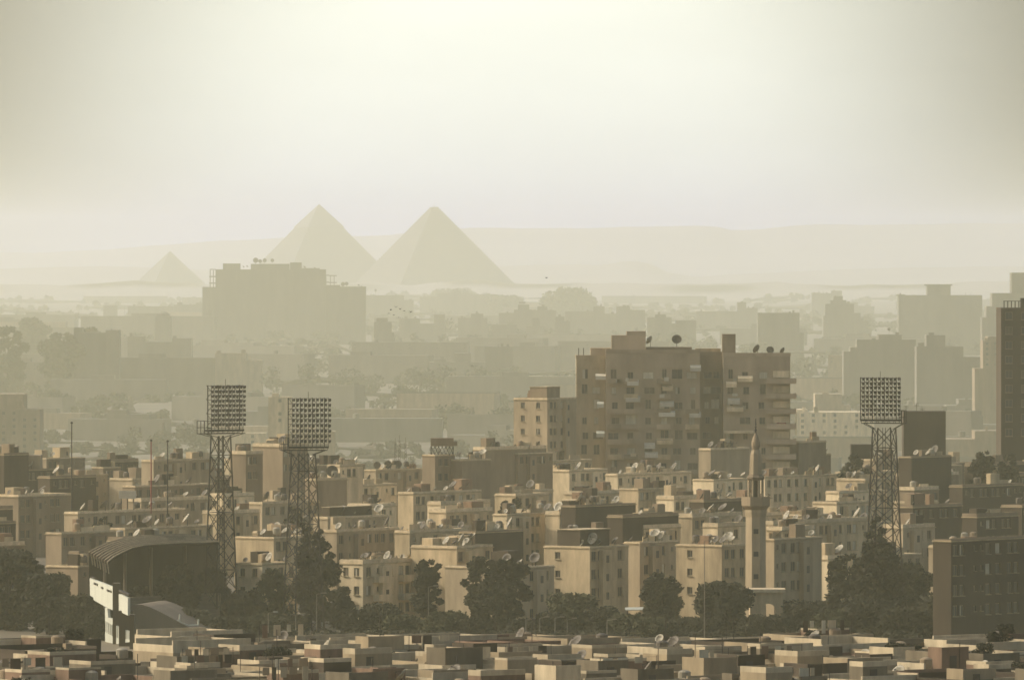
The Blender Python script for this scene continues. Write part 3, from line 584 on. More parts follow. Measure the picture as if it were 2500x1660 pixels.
hazy('hazy block with a slim needle tower at left', 5900, [(236, 284, 780), (283, 345, 790), (345, 380, 786)], feats=[('mast', 304, 790, 745)])
hazy('faint stepped skyline block left of the broad slab', 6400, [(425, 494, 744), (432, 444, 738), (478, 494, 739), (312, 424, 748), (252, 285, 746)])
hazy('hazy low block before the domed tower', 3900, [(312, 356, 821), (420, 468, 826), (356, 420, 835)])
hazy('hazy block with a gap window at the left haze', 3400, [(258, 291, 806), (200, 258, 812), (180, 200, 800)])
hazy('hazy chimney tower right of the broad slab', 4300, [(913, 956, 786), (919, 946, 776), (956, 962, 812)])
hazy('faint long block with a minaret, right of the broad slab', 6800, [(893, 986, 721), (986.1, 1010, 733)], feats=[('mast', 917, 721, 704), ('ball', 917, 712, 706)])
hazy('faint skyline block under the right pyramid', 7400, [(1068, 1155, 715), (1104, 1125, 708), (1155.1, 1216, 719), (1025, 1068, 724)])
hazy('hazy terrace of roofs right of the chimney tower', 5100, [(975, 1025, 778), (1025.1, 1066, 790), (1060, 1086, 768), (1118, 1190, 776), (1150, 1180, 766)])
hazy('hazy block with a tank hut, below the right pyramid side', 5300, [(1218, 1262, 764), (1255, 1300, 756), (1265, 1292, 744), (1300.1, 1358, 758), (1312, 1336, 748)], feats=[('slab', 1275, 741, 737, 8)])
hazy('hazy block with twin raised huts, mid skyline', 4900, [(1202, 1262, 792), (1285, 1330, 796), (1300, 1318, 776), (1355, 1392, 784), (1356, 1378, 773)])
hazy('hazy flat block with a tall square hut, right mid skyline', 5500, [(1380, 1450, 760), (1449, 1476, 748), (1476.1, 1506, 766), (1505, 1538, 748), (1538.1, 1575, 757)])
hazy('wide hazy terrace above the tall slab roof', 4700, [(1580, 1640, 775), (1600, 1626, 768), (1650, 1700, 782), (1640, 1650, 790)])
hazy('faint block with a square tower above the slab right wing', 6000, [(1700, 1800, 760), (1800.1, 1822, 738), (1822.1, 1850, 752)])
hazy('hazy mass of joined roofs left of the tall slab', 3700, [(1048, 1185, 884), (1185.1, 1252, 846), (1110, 1150, 862), (1060, 1090, 876)])
hazy('faint brighter block under the broad slab', 3450, [(525, 600, 862), (600.1, 640, 880)], tone='mid')
# filler blocks of the hazy city: placed by distance, never in front of the named ones' crowns
rf_ = random.Random(21); FAR = []
for d0 in (2120, 2230, 2350, 2480, 2620, 2780, 2950, 3130, 3300, 3450, 3700, 3980, 4300, 4700, 5150, 5700, 6300, 7000, 7900, 8900):
    d0 *= FS; X = -1300 * K * d0
    while X < 1300 * K * d0:
        w_ = 1.6 * rf_.uniform(20, 46) * (1 + max(-800, d0 - 3450) / 6000); d_ = d0 + rf_.uniform(-70, 70); hgt = rf_.uniform(15, 30) * (1 if d0 < 6500 * FS else .85)
        if d0 < 3400 * FS: hgt = rf_.uniform(8, 15) + max(0, d0 - 2600 * FS) / 270; w_ *= .85
        if rf_.random() < .13: hgt += rf_.uniform(3, 8)
        FAR.append((X + w_ / 2, d_, w_, hgt, rf_.uniform(-.5, .02), rf_.random() < (.68 if d0 > 3400 * FS else .6))); X += w_ * rf_.uniform(.95, 1.25)
zones = [(-400, 300, 'at the far left'), (300, 480, 'under the small pyramid'), (480, 900, 'behind the broad slab foot'), (900, 1150, 'under the right pyramid'), (1150, 1400, 'left of the tall slab'), (1400, 1700, 'above the tall slab'), (1700, 2000, 'above the minaret'), (2000, 2260, 'behind the right floodlight'), (2260, 2900, 'at the far right')]
bands = [(0, 2700 * FS, 'lightest haze'), (2700 * FS, 3400 * FS, 'thin haze'), (3400 * FS, 3900 * FS, 'nearer haze'), (3900 * FS, 4900 * FS, 'middle haze'), (4900 * FS, 6600 * FS, 'thick haze'), (6600 * FS, 99999, 'faintest haze')]
cells = {}; GROVES = []
for f in FAR:
    xp = 1250 + f[0] / (K * f[1]); zn = [z[2] for z in zones if z[0] <= xp < z[1]]; bn = [b_[2] for b_ in bands if b_[0] <= f[1] < b_[1]]
    if zn: cells.setdefault((zn[0], bn[0]), []).append((xp, f))
for (zn, bn), L_ in cells.items():
    L_.sort(key=lambda q: q[0])
    for i, (xp, (X, d, w_, hh, rot, grove)) in enumerate(L_):
        if grove: GROVES.append((xp, X, d, w_, hh, '%s %s, %s from left' % (bn, zn, nth(i)))); continue
        r = random.Random(int(X * 13 + d)); kind = r.choice(('flat', 'hut', 'stepped', 'tank'))
        wd = 'narrow' if w_ < 52 else ('wide' if w_ > 80 else 'plain')
        t = thing('city_block', '%s %s roofed block, %s %s, %s from left' % (wd, {'flat': 'flat', 'hut': 'hut', 'stepped': 'stepped', 'tank': 'tank'}[kind], bn, zn, nth(i)), 'building', (X, d, VALLEY), rot, 'hazy blocks of the distant city' if d > 3400 * FS else 'low blocks behind the estate')
        m = MB(); dp = r.uniform(14, 24); m.box(-w_ / 2, w_ / 2, 0, dp, 0, hh); m.build('wall', M[r.choice(('far', 'far', 'mid', 'far'))], t)
        m = MB(); s = r.uniform(-.3, .1) * w_
        if kind == 'flat':
            for z_ in (-.5, .5): m.box(z_ * w_ - .3, z_ * w_ + .3, -.2, dp, hh + .01, hh + 1)
            m.box(-w_ / 2 + .31, w_ / 2 - .31, -.2, .2, hh + .01, hh + 1)
        elif kind == 'hut': m.box(s, s + w_ * .2, 2, 8, hh + .01, hh + 3.2)
        elif kind == 'stepped': m.box(s, s + w_ * .45, 1, dp - 1, hh + .01, hh + 3); m.box(s + 1, s + w_ * .2, 2, 8, hh + 3.01, hh + 5.5)
        else: m.lathe([(0, 0), (2, 0), (2, 2.6), (0, 3.2)], 10, 0, (s, 4, hh + .01))
        m.build({'flat': 'parapet', 'hut': 'roof_hut', 'stepped': 'upper_storey', 'tank': 'roof_tank'}[kind], M['far'], t)
        if 3400 * FS < d < 4100 * FS:
            fx = [(-w_ / 2 + 3 + q * (w_ - 6) / 4, hh - 3.2 - 3.1 * ff) for ff in range(2) for q in range(5)]
            for (wx, wz) in fx:
                if r.random() < .8: link('window', winmesh(1.6, 1.5, 0), t, (wx, -.12, wz))
# ---------------------------------------------------------------- floodlight masts
LMC = {}
def lampmesh():
    if 'l' not in LMC:
        m = MB(); m.lathe([(0, -.02), (.2, 0), (.29, .28), (.30, .34), (.26, .345), (0, .30)], 12); me = m.mesh('lamp', M['lamp']); LMC['l'] = me
    return LMC['l']
def floodlight(label, xc, d, ytop, ybot, pw, xl0, xl1, yleg, rot, prot, basket, rows=9, cols=10, drop=0, side=1):
    kd = K * d; zt = PZ(ytop, d); zb = PZ(ybot, d); t = thing('floodlight_mast', label, 'floodlight', (PX((xl0 + xl1) / 2, d), d, 0), 0, 'stadium floodlight masts')
    wtop = (xl1 - xl0) * kd / (abs(math.cos(rot)) + abs(math.sin(rot))); z0 = PZ(yleg, d); sc = 1.75
    zz = z0; mb = MB(); n = 10; cr, sr = math.cos(rot), math.sin(rot)
    def c(k, z):
        s = (1 + (sc - 1) * (1 - z / zz)) * wtop / 2; X, Y = ((-1, -1), (1, -1), (1, 1), (-1, 1))[k]; X *= s; Y *= s
        return Vector((X * cr - Y * sr, X * sr + Y * cr, z))
    for k in range(4): q = MB(); q.tube(c(k, 0), c(k, zz), .15, .11, 6); q.build('leg', M['metal'], t)
    for i in range(n):
        za, zb_ = zz * i / n, zz * (i + 1) / n
        for k in range(4):
            k2 = (k + 1) % 4; mb.tube(c(k, za), c(k2, zb_), .075, n=4, caps=False); mb.tube(c(k2, za), c(k, zb_), .075, n=4, caps=False)
            if i in (0, 3, 6, 9): mb.tube(c(k, za), c(k2, za), .06, n=4, caps=False)
    mb.build('cross_bracing', M['metal'], t)
    q = MB(); q.tube((.2, .3, 0), (.2, .3, zz), .05); q.tube((-.2, .3, 0), (-.2, .3, zz), .05)
    for i in range(int(zz / .9)): q.tube((-.2, .3, i * .9), (.2, .3, i * .9), .03, n=4)
    q.build('ladder', M['metal'], t)
    # platform and lamp bank in a frame turned by prot
    off = (xc - (xl0 + xl1) / 2) * kd; P = bpy.data.objects.new('lamp_bank', None); COL.objects.link(P); P.parent = t; P.location = (off, -.3, 0); P.rotation_euler = (0, 0, prot)
    W = pw * kd / math.cos(prot); hw = W / 2; hgt = zt - zb; zp = zb - .9
    f = MB()
    for i in range(cols + 1):
        X = -hw + W * i / cols
        f.tube((X, .05, zb - .3), (X, .05, zt), .045 if i % 3 else .09, n=4)
    for j in range(rows + 1): f.tube((-hw, .05, zb + hgt * j / rows - .1), (hw, .05, zb + hgt * j / rows - .1), .05, n=4)
    for i in range(0, cols - 1, 3):
        for j in range(0, rows - 1, 3): X = -hw + W * i / cols; f.tube((X, .4, zb + hgt * j / rows), (X + W * 3 / cols, .4, zb + hgt * (j + 3) / rows), .04, n=4); f.tube((X + W * 3 / cols, .4, zb + hgt * j / rows), (X, .4, zb + hgt * (j + 3) / rows), .04, n=4)
    f.build('lamp_rack', M['metal'], P)
    g_ = MB(); g_.box(-hw, hw, -.25, .8, zb - .62, zb - .3); g_.build('ballast_box', M['metal'], P)
    pl = MB(); bx = basket * kd
    xa, xb = (-hw - bx, hw - .3) if side < 0 else (-hw + .3, hw + bx)
    for Y in (-.9, .9):
        pl.tube((xa, Y, zp), (xb, Y, zp), .09, n=4); e = -wtop / 2; pl.tube((xa + .2, Y, zp), (-off - wtop / 2, Y * .8, zz - .2), .07, n=4); pl.tube((xb - .2, Y, zp), (-off + wtop / 2, Y * .8, zz - .2), .07, n=4)
    for i in range(11): X = xa + (xb - xa) * i / 10; pl.tube((X, -.9, zp), (X, .9, zp), .05, n=4)
    for i in range(14): X = -hw + W * (i + .5) / 14; pl.tube((X, 0, zp), (X + (.3 if i % 2 else -.3), 0, zb - .3), .045, n=4)
    pl.build('platform', M['metal'], P)
    bk = MB(); e0, e1 = (xa, -hw) if side < 0 else (hw, xb)
    for Y in (-.9, .9):
        for z in (zp + .9, zp + 1.9): bk.tube((e0, Y, z), (e1, Y, z), .06, n=4)
        for X in (e0, (e0 + e1) / 2, e1): bk.tube((X, Y, zp), (X, Y, zp + 1.9), .06, n=4)
    bk.tube((e0, -.9, zp + 1.9), (e0, .9, zp + 1.9), .06, n=4); bk.build('guard_rail', M['metal'], P)
    r = random.Random(int(xc))
    for j in range(rows):
        for i in range(cols):
            X = -hw + W * (i + .6) / cols + (hgt / rows * .35); z = zb + hgt * (j + .55) / rows + .05; o = link('lamp', lampmesh(), P, (min(X, hw + .1), -.1, z)); o.rotation_euler = (R(100 + r.uniform(-16, 16)), 0, R(r.uniform(-38, 38) + (50 if side < 0 else -50)))
            o.scale = (.86, .86, .86)
    q = MB(); q.tube((0, .05, zt), (0, .05, zt + .9), .035); q.build('lightning_rod', M['metal'], P)
floodlight('leftmost stadium floodlight mast, lattice steel with a tall rack of lamps', 551, 1350, 940, 1043, 84, 515, 563, 1064, R(33), R(38), 22, side=-1)
floodlight('second floodlight mast from the left, its lamp rack darkest and widest', 753, 1340, 971, 1084, 98, 711, 770, 1107, R(25), R(8), 19, side=-1, cols=10)
floodlight('lone floodlight mast at right, in front of the dark windowless cube', 2149, 1345, 921, 1018, 96, 2131, 2186, 1044, R(14), R(-12), 13, side=1, rows=9, cols=10)
# ---------------------------------------------------------------- minaret
d = 1340.0; kd = K * d; t = thing('minaret', 'slender stone minaret with a balcony and pointed spire, right of centre', 'minaret', (PX(1845, d), d, 0), 0)
def zz(y): return PZ(y, d)
def mn(nm, prof, n=8, mat='mid', rz=R(22.5), off=0): q = MB(); q.lathe([(r_ * kd, zz(y)) for r_, y in prof], n, 0, (off * kd, 0, 0)); return q.build(nm, M[mat], t, rz=rz)
m = MB(); m.lathe([(27 * kd, 0), (26 * kd, zz(1262)), (29 * kd, zz(1250)), (29 * kd, zz(1244))], 8); m.build('shaft', M['grey'], t, rz=R(22.5))
mn('balcony', [(28, 1243.9), (37, 1234), (37, 1212), (35.5, 1212), (35.5, 1228), (0, 1228)])
q = MB()
for k in range(8): a = R(45 * k + 22.5); q.tube((34 * kd * math.cos(a), 34 * kd * math.sin(a), zz(1228)), (34 * kd * math.cos(a), 34 * kd * math.sin(a), zz(1205)), .09)
q.build('balustrade', M['mid'], t)
mn('lantern_core', [(12, 1227.9), (12, 1172)], mat='dark')
for k in range(8):
    q = MB(); a = R(45 * k + 22.5); q.tube((18 * kd * math.cos(a), 18 * kd * math.sin(a), zz(1227.9)), (18 * kd * math.cos(a), 18 * kd * math.sin(a), zz(1172)), .17, n=8); q.build('column', M['grey'], t)
mn('upper_rim', [(0, 1172), (20, 1171.9), (23, 1168), (23, 1164), (18, 1160), (16.5, 1158)])
mn('upper_shaft', [(16.5, 1157.9), (15.5, 1125), (14, 1108), (10, 1098), (0, 1097.9)], mat='grey')
mn('bulb', [(7.5, 1097.8), (10.5, 1088), (10, 1078), (6, 1066), (2.6, 1058), (0, 1057)], 12)
q = MB(); q.tube((0, 0, zz(1058)), (0, 0, zz(1022)), .12, .05, 8)
for y, r_ in ((1050, 4), (1042, 3.2), (1035, 2.4)): q.lathe([(0, zz(y + 3)), (r_ * kd, zz(y)), (0, zz(y - 3))], 10)
q.build('finial', M['metal'], t)
for y in (1290, 1345, 1400): q = MB(); q.box(-.35, .35, -27 * kd * .93 - .12, -29 * kd * .93 + .3, zz(y + 12), zz(y)); q.build('slit_window', M['win'], t)
# arched gateway at its foot
d2 = 1322; k2 = K * d2; t = thing('gateway', 'small pale arched gateway building at the right foot of the minaret', 'gate', (PX(1871, d2), d2, 0)); q = MB(); hw = 40 * k2; zt = PZ(1446, d2)
pts = [(-hw, 0, 0), (-hw, 0, zt), (hw, 0, zt), (hw, 0, 0), (24 * k2, 0, 0)] + [(5 * k2 + 19 * k2 * math.cos(a), 0, PZ(1492, d2) + 19 * k2 * math.sin(a)) for a in [math.pi * i / 10 for i in range(11)]] + [(-14 * k2, 0, 0)]
q.prism(pts, (0, 5, 0)); q.build('wall', M['tan'], t); q = MB(); q.box(-hw - .4, hw + .4, -.5, 5.4, zt + .002, zt + .5); q.build('roof_slab', M['cap'], t)
# ---------------------------------------------------------------- stadium stand with curved canopy
t = thing('stadium_stand', 'dark stadium stand with a curved ribbed canopy, lower left', 'stadium stand', (PX(380, 1330), 1330, 0))
base = Vector(t.location)
def wp(x, y, dd): return Vector((PX(x, dd), dd, PZ(y, dd))) - base
bk_ = [(216, 1349), (240, 1336), (265, 1325), (292, 1317), (325, 1311), (360, 1308), (400, 1306), (450, 1305), (490, 1310), (530, 1319)]
fr_ = [(262, 1373), (276, 1361), (300, 1348), (322, 1338), (350, 1332), (380, 1329), (415, 1327), (455, 1325), (492, 1325), (534, 1323)]
D1, D2 = 1352, 1318; m = MB(); n = len(bk_)
B_ = [wp(x, y, D1 + i * 2.2) for i, (x, y) in enumerate(bk_)]; F_ = [wp(x, y, D2 + i * 2.6) for i, (x, y) in enumerate(fr_)]
for i in range(n - 1):
    m.quad(F_[i], F_[i + 1], B_[i + 1], B_[i]); dz = Vector((0, 0, -.35)); m.quad(F_[i] + dz, B_[i] + dz, B_[i + 1] + dz, F_[i + 1] + dz); m.quad(F_[i] + dz, F_[i + 1] + dz, F_[i + 1], F_[i])
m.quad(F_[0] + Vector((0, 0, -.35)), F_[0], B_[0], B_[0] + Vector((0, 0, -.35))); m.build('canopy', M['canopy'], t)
for j in range(8):
    q = MB(); f = j / 7.0
    for i in range(n - 1):
        a = F_[i].lerp(B_[i], f) + Vector((0, 0, .1)); b_ = F_[i + 1].lerp(B_[i + 1], f) + Vector((0, 0, .1)); q.tube(a, b_, .10, n=4)
    a = F_[0].lerp(B_[0], f) + Vector((0, 0, .1)); q.tube(a, a + Vector((.25, -.4, -1.7)), .11, n=4); q.build('canopy_rib', M['rib'], t)
for i in range(1, n, 2):
    q = MB(); p = F_[i].lerp(B_[i], .55); q.tube((p.x, p.y, 0), (p.x, p.y, p.z - .2), .25, n=6); q.build('post', M['stand'], t)
q = MB()
for i in range(n - 1):
    a, b_ = F_[i].lerp(B_[i], .97), F_[i + 1].lerp(B_[i + 1], .97); q.quad((a.x, a.y, 0), (b_.x, b_.y, 0), (b_.x, b_.y, b_.z - .36), (a.x, a.y, a.z - .36))
q.build('rear_wall', M['dark'], t)  # dark wall colour paints in the shade under the canopy
q = MB()
for s in range(9):
    for i in range(n - 1):
        a, b_ = F_[i], F_[i + 1]; y0 = 1 + s * 1.3; q.add([(a.x, a.y + y0, s * .55), (b_.x, b_.y + y0, s * .55), (b_.x, b_.y + y0, s * .55 + .55), (a.x, a.y + y0, s * .55 + .55), (b_.x, b_.y + y0 + 1.3, s * .55 + .55), (a.x, a.y + y0 + 1.3, s * .55 + .55)], [(0, 1, 2, 3), (3, 2, 4, 5)])
q.build('seating_tier', M['stand'], t)
# scoreboard (two panels on pylons) seen almost edge-on, sunlit from the left
def oblq(x): return 1318 - (x - 219) * .42
base = Vector((PX(275, 1294), 1294, 0)); t = thing('scoreboard', 'brilliant white sunlit scoreboard seen at a slant, lower left', 'scoreboard', base)
def op(x, y): dd = oblq(x); return Vector((PX(x, dd), dd, PZ(y, dd))) - base
th = Vector((.35, .04, 0))
q = MB(); q.prism([op(219, 1411), op(275, 1432), op(275, 1489), op(256, 1480), op(228.5, 1464), op(228, 1458), op(219.5, 1453)], th); q.build('large_panel', M['white'], t)
for (x0, x1, y) in [(230.5, 234.5, 1421), (236, 239.5, 1423), (248.5, 252.5, 1431), (262.5, 266.5, 1437.5), (268.5, 273, 1439.5)]:
    q = MB(); q.prism([op(x0, y), op(x1, y + 1.6), op(x1, y + 6.4), op(x0, y + 4.8)], Vector((-.12, -.01, 0))); o = q.build('score_box', M['win'], t); o.location = (-.01, 0, 0)
q = MB(); q.prism([op(221, 1406.5), op(230, 1410), op(230, 1412), op(221, 1408.5)], th); q.build('top_hood', M['dark'], t)
q = MB(); q.prism([op(290, 1449), op(312, 1459), op(312, 1502), op(290, 1491)], th); q.build('small_panel', M['white'], t)
q = MB(); q.prism([op(290, 1439), op(313, 1449), op(313, 1453.5), op(290, 1444)], th); q.build('panel_hood', M['metal'], t)
q = MB(); dd = oblq(283); q.box(op(276.5, 1430).x, op(289.5, 1430).x, .6 + oblq(283) - 1294, 3.6 + oblq(283) - 1294, 0, PZ(1424, dd)); q.build('pylon', M['dark'], t)
q = MB(); q.box(op(317, 1500).x, op(326, 1500).x, -18, -15, 0, PZ(1500, 1276)); q.build('pylon', M['dark'], t)
q = MB(); q.box(op(292, 1500).x, op(317, 1500).x, -9, -6, 0, PZ(1490, 1286)); q.build('rear_frame', M['dark'], t)
base = Vector((PX(300, 1280), 1280, 0)); t = thing('entrance_building', 'sunlit colonnaded entrance wall stepping down below the scoreboard', 'building', base)
def oblq(x): return 1300 - (x - 256) * .3
q = MB(); q.prism([op(256, 1482), op(262, 1485), op(264.5, 1507), op(277, 1511), op(280, 1528), op(256.5, 1515)], th); q.build('upper_wall', M['white'], t)
q = MB(); q.prism([op(256.5, 1541), op(281, 1556), op(319, 1561), op(321, 1551), op(336, 1546), op(345, 1550), op(352, 1556), op(344, 1562), op(256.5, 1576)], th); q.build('lower_wall', M['white'], t)
q = MB(); q.prism([op(256.5, 1515), op(280, 1527), op(282, 1532), op(322, 1545), op(322, 1560), op(256.5, 1560)], Vector((.35, .04, 0))); o = q.build('opening_shade_sheet', M['dark'], t); o.location = (.42, .05, 0)  # solid dark sheet behind the pillars, painting the shade of the openings
for i in range(15):
    x = 257.5 + i * 4.3; y0 = 1514 + (x - 256) * (.55 if x < 281 else .46) - (0 if x < 281 else 0); y1 = min(1563, 1541 + (x - 256) * .62); q = MB(); q.prism([op(x, y0), op(x + 2.0, y0 + .9), op(x + 2.0, y1), op(x, y1)], th); q.build('pillar', M['white'], t)
# bank of plain concrete seating, seen from behind
base = Vector((PX(400, 1300), 1300, 0)); t = thing('concrete_terrace', 'plain brown sloping back of a concrete terrace with pale stair rails', 'terrace', base)
def fp(x, y, dd=1300): return Vector((PX(x, dd), dd, max(0, PZ(y, dd)))) - base
q = MB(); q.prism([fp(306, 1600), fp(308, 1500), fp(313, 1481), fp(326, 1476), fp(345, 1475), fp(362, 1480), fp(385, 1490), fp(410, 1503), fp(440, 1519), fp(470, 1536), fp(500, 1553), fp(515, 1600)], (3, 14, 0)); q.build('terrace_wall', M['stand'], t)
for pts in ([(432, 1513), (446, 1521), (460, 1526), (484, 1525)], [(484, 1525), (484.5, 1511)], [(438, 1515), (439, 1499)], [(464, 1532), (478, 1541), (492, 1545), (528, 1544)], [(566, 1553), (577, 1558)]):
    q = MB()
    for a, b_ in zip(pts, pts[1:]): a3, b3 = fp(*a, 1296), fp(*b_, 1296); q.tube(a3, b3, .13, n=5)
    q.build('stair_rail', M['white'], t)
for x, y in ((438, 1537), (483, 1545)): 
    q = MB(); a3 = fp(x, y, 1294); q.box(a3.x - .4, a3.x + 2.5, a3.y, a3.y + .3, 0, max(.4, a3.z)); q.build('stair_wall', M['stand'], t)
# ---------------------------------------------------------------- shelters, hedges, lamp posts
for (x0, x1, y, d, lab) in [(1527, 1642, 1486, 1345, 'long bright flat shelter roof among the trees below the estate centre'), (1965, 2012, 1412, 1425, 'short bright shelter roof right of the minaret foot'), (2026, 2090, 1430, 1390, 'thin white shelter roof under the tall pointed tree'), (2055, 2110, 1600, 900, '')][:3]:
    kd = K * d; X = PX((x0 + x1) / 2, d); z = PZ(y, d); hw = (x1 - x0) / 2 * kd; t = thing('shelter', lab, 'shelter', (X, d, 0), 0, 'bright flat shelters')
    q = MB(); q.add([(-hw, 0, z - .12), (hw, 0, z), (hw, 5, z + .15), (-hw, 5, z + .05), (-hw, 0, z - .24), (hw, 0, z - .12), (hw, 5, z), (-hw, 5, z - .1)], [(0, 1, 2, 3), (4, 7, 6, 5), (0, 4, 5, 1), (1, 5, 6, 2), (2, 6, 7, 3), (3, 7, 4, 0)]); q.build('roof', M['white'], t)
    for sx in (-.9, 0, .9):
        for yy in (.3, 4.7): q = MB(); q.tube((sx * hw, yy, 0), (sx * hw, yy, z - .1), .07); q.build('post', M['metal'], t)
for i, (x, yt, d) in enumerate([(1046, 1432, 1312), (1284, 1512, 1302), (1318, 1508, 1302), (1355, 1508, 1302), (1385, 1512, 1302), (722, 1500, 1304), (773, 1450, 1306), (655, 1496, 1300), (1482, 1514, 1300), (1720, 1320, 1290)]):
    lab = ['tall lamp post in front of the lone dark tree', 'first of four short lamp posts below the round tree', 'second of four short lamp posts below the round tree', 'third of four short lamp posts below the round tree', 'fourth of four short lamp posts below the round tree', 'lamp post before the cypress mass, shorter one', 'lamp post before the cypress mass, taller one', 'lamp post with a bright head in the dark greenery', 'short lamp post left of the long shelter roof', 'tall pole against the blank tan block left of the minaret'][i]
    z = PZ(yt, d); t = thing('lamp_post', lab, 'lamp post', (PX(x, d), d, 0), 0, 'thin lamp posts'); q = MB(); q.tube((0, 0, 0), (0, 0, z), .085, .05, 6); q.build('post', M['pole'], t)
    q = MB(); q.tube((0, 0, z), (.9, 0, z + .15), .04); q.build('arm', M['pole'], t); q = MB(); q.box(.7, 1.4, -.15, .15, z + .09, z + .26); q.build('lamp_head', M['white' if i == 7 else 'pole'], t)
# ---------------------------------------------------------------- trees
import array
def leaves(mb, clumps, n, s, r, flat=.8):
    V, F = mb.v, mb.f; tot = sum(c[3] ** 2 for c in clumps)
    for (cx, cy, cz, cr) in clumps:
        for _ in range(int(n * cr * cr / tot)):
            u = r.gauss(0, 1), r.gauss(0, 1), r.gauss(0, 1); l = math.sqrt(sum(a * a for a in u)) or 1; q = cr * (r.random() ** .35) * r.uniform(.85, 1.12)
            p = Vector((cx + u[0] / l * q, cy + u[1] / l * q, cz + u[2] / l * q * flat)); a = Vector((r.gauss(0, 1), r.gauss(0, 1), r.gauss(0, .7))).normalized(); b_ = a.orthogonal().normalized(); ss = s * r.uniform(.55, 1.3)
            o = len(V); V += [tuple(p - a * ss), tuple(p + b_ * ss * .55), tuple(p + a * ss), tuple(p - b_ * ss * .55)]; F.append((o, o + 1, o + 2, o + 3)); mb.m.append(0)
def tree(label, x, yt, wpx, d, mat='leaf', shape='round', base=.22, n=3600, s=.3, seed=None, group='trees below and among the estate', z0=0, nc=30, trunk=True):
    if d > 2000: d *= FS; z0 = VALLEY; s *= FS
    kd = K * d; hh = PZ(yt, d) - z0; w = wpx * kd; r = random.Random(seed or int(x + yt)); t = thing('tree' if trunk else 'shrub', label, 'tree' if trunk else 'shrub', (PX(x, d), d, z0), 0, group)
    cl = []
    for i in range(nc):
        f = (i + .5) / nc
        if shape == 'round': rad = w / 2 * math.sqrt(max(.05, 1 - (2 * f - 1) ** 2 * .9)) * r.uniform(.75, 1.08)
        elif shape == 'grove': rad = w / 2
        elif shape == 'cone': rad = w / 2 * (1.02 - f) ** .8
        elif shape == 'column': rad = w / 2 * (1.0 if f < .6 else max(.25, 1 - (f - .6) / .45))
        else: rad = w / 2 * (.6 + .4 * math.sin(f * 3))
        a = i * 2.4 + r.uniform(-.5, .5); q = rad * r.uniform(.35, .95); cr = max(.45, min(w * .19, rad * .45)) * r.uniform(.7, 1.25)
        if shape == 'grove': xg = (2 * r.random() - 1) * w * .44; cr = hh * r.uniform(.2, .36); cl.append((xg, r.uniform(-.2, .2) * w, r.uniform(cr * .5, max(cr, (hh - cr * .8) * (1 - .5 * (abs(xg) / (w * .5)) ** 2))), cr)); continue
        cr *= r.uniform(.7, 1.25); cl.append((q * math.cos(a), q * math.sin(a), min(hh * (base + (1 - base) * f), hh - cr * .75) , cr))
    m = MB(); leaves(m, cl, n, s, r); m.build('crown', M[mat], t)
    m = MB(); tr = max(.12, w * .035); p0 = Vector((0, 0, 0)); p1 = Vector((r.uniform(-.2, .2), 0, hh * max(.2, base))); m.tube(p0, p1, tr * 1.5, tr, 7); m.tube(p1, (0, 0, hh * .75), tr, tr * .35, 6)
    for c in cl[::3]: m.tube(p1.lerp(Vector((0, 0, hh * .75)), r.random() * .6), c[:3], tr * .45, tr * .15, 5)
    m.build('trunk', M['bark'], t); return t
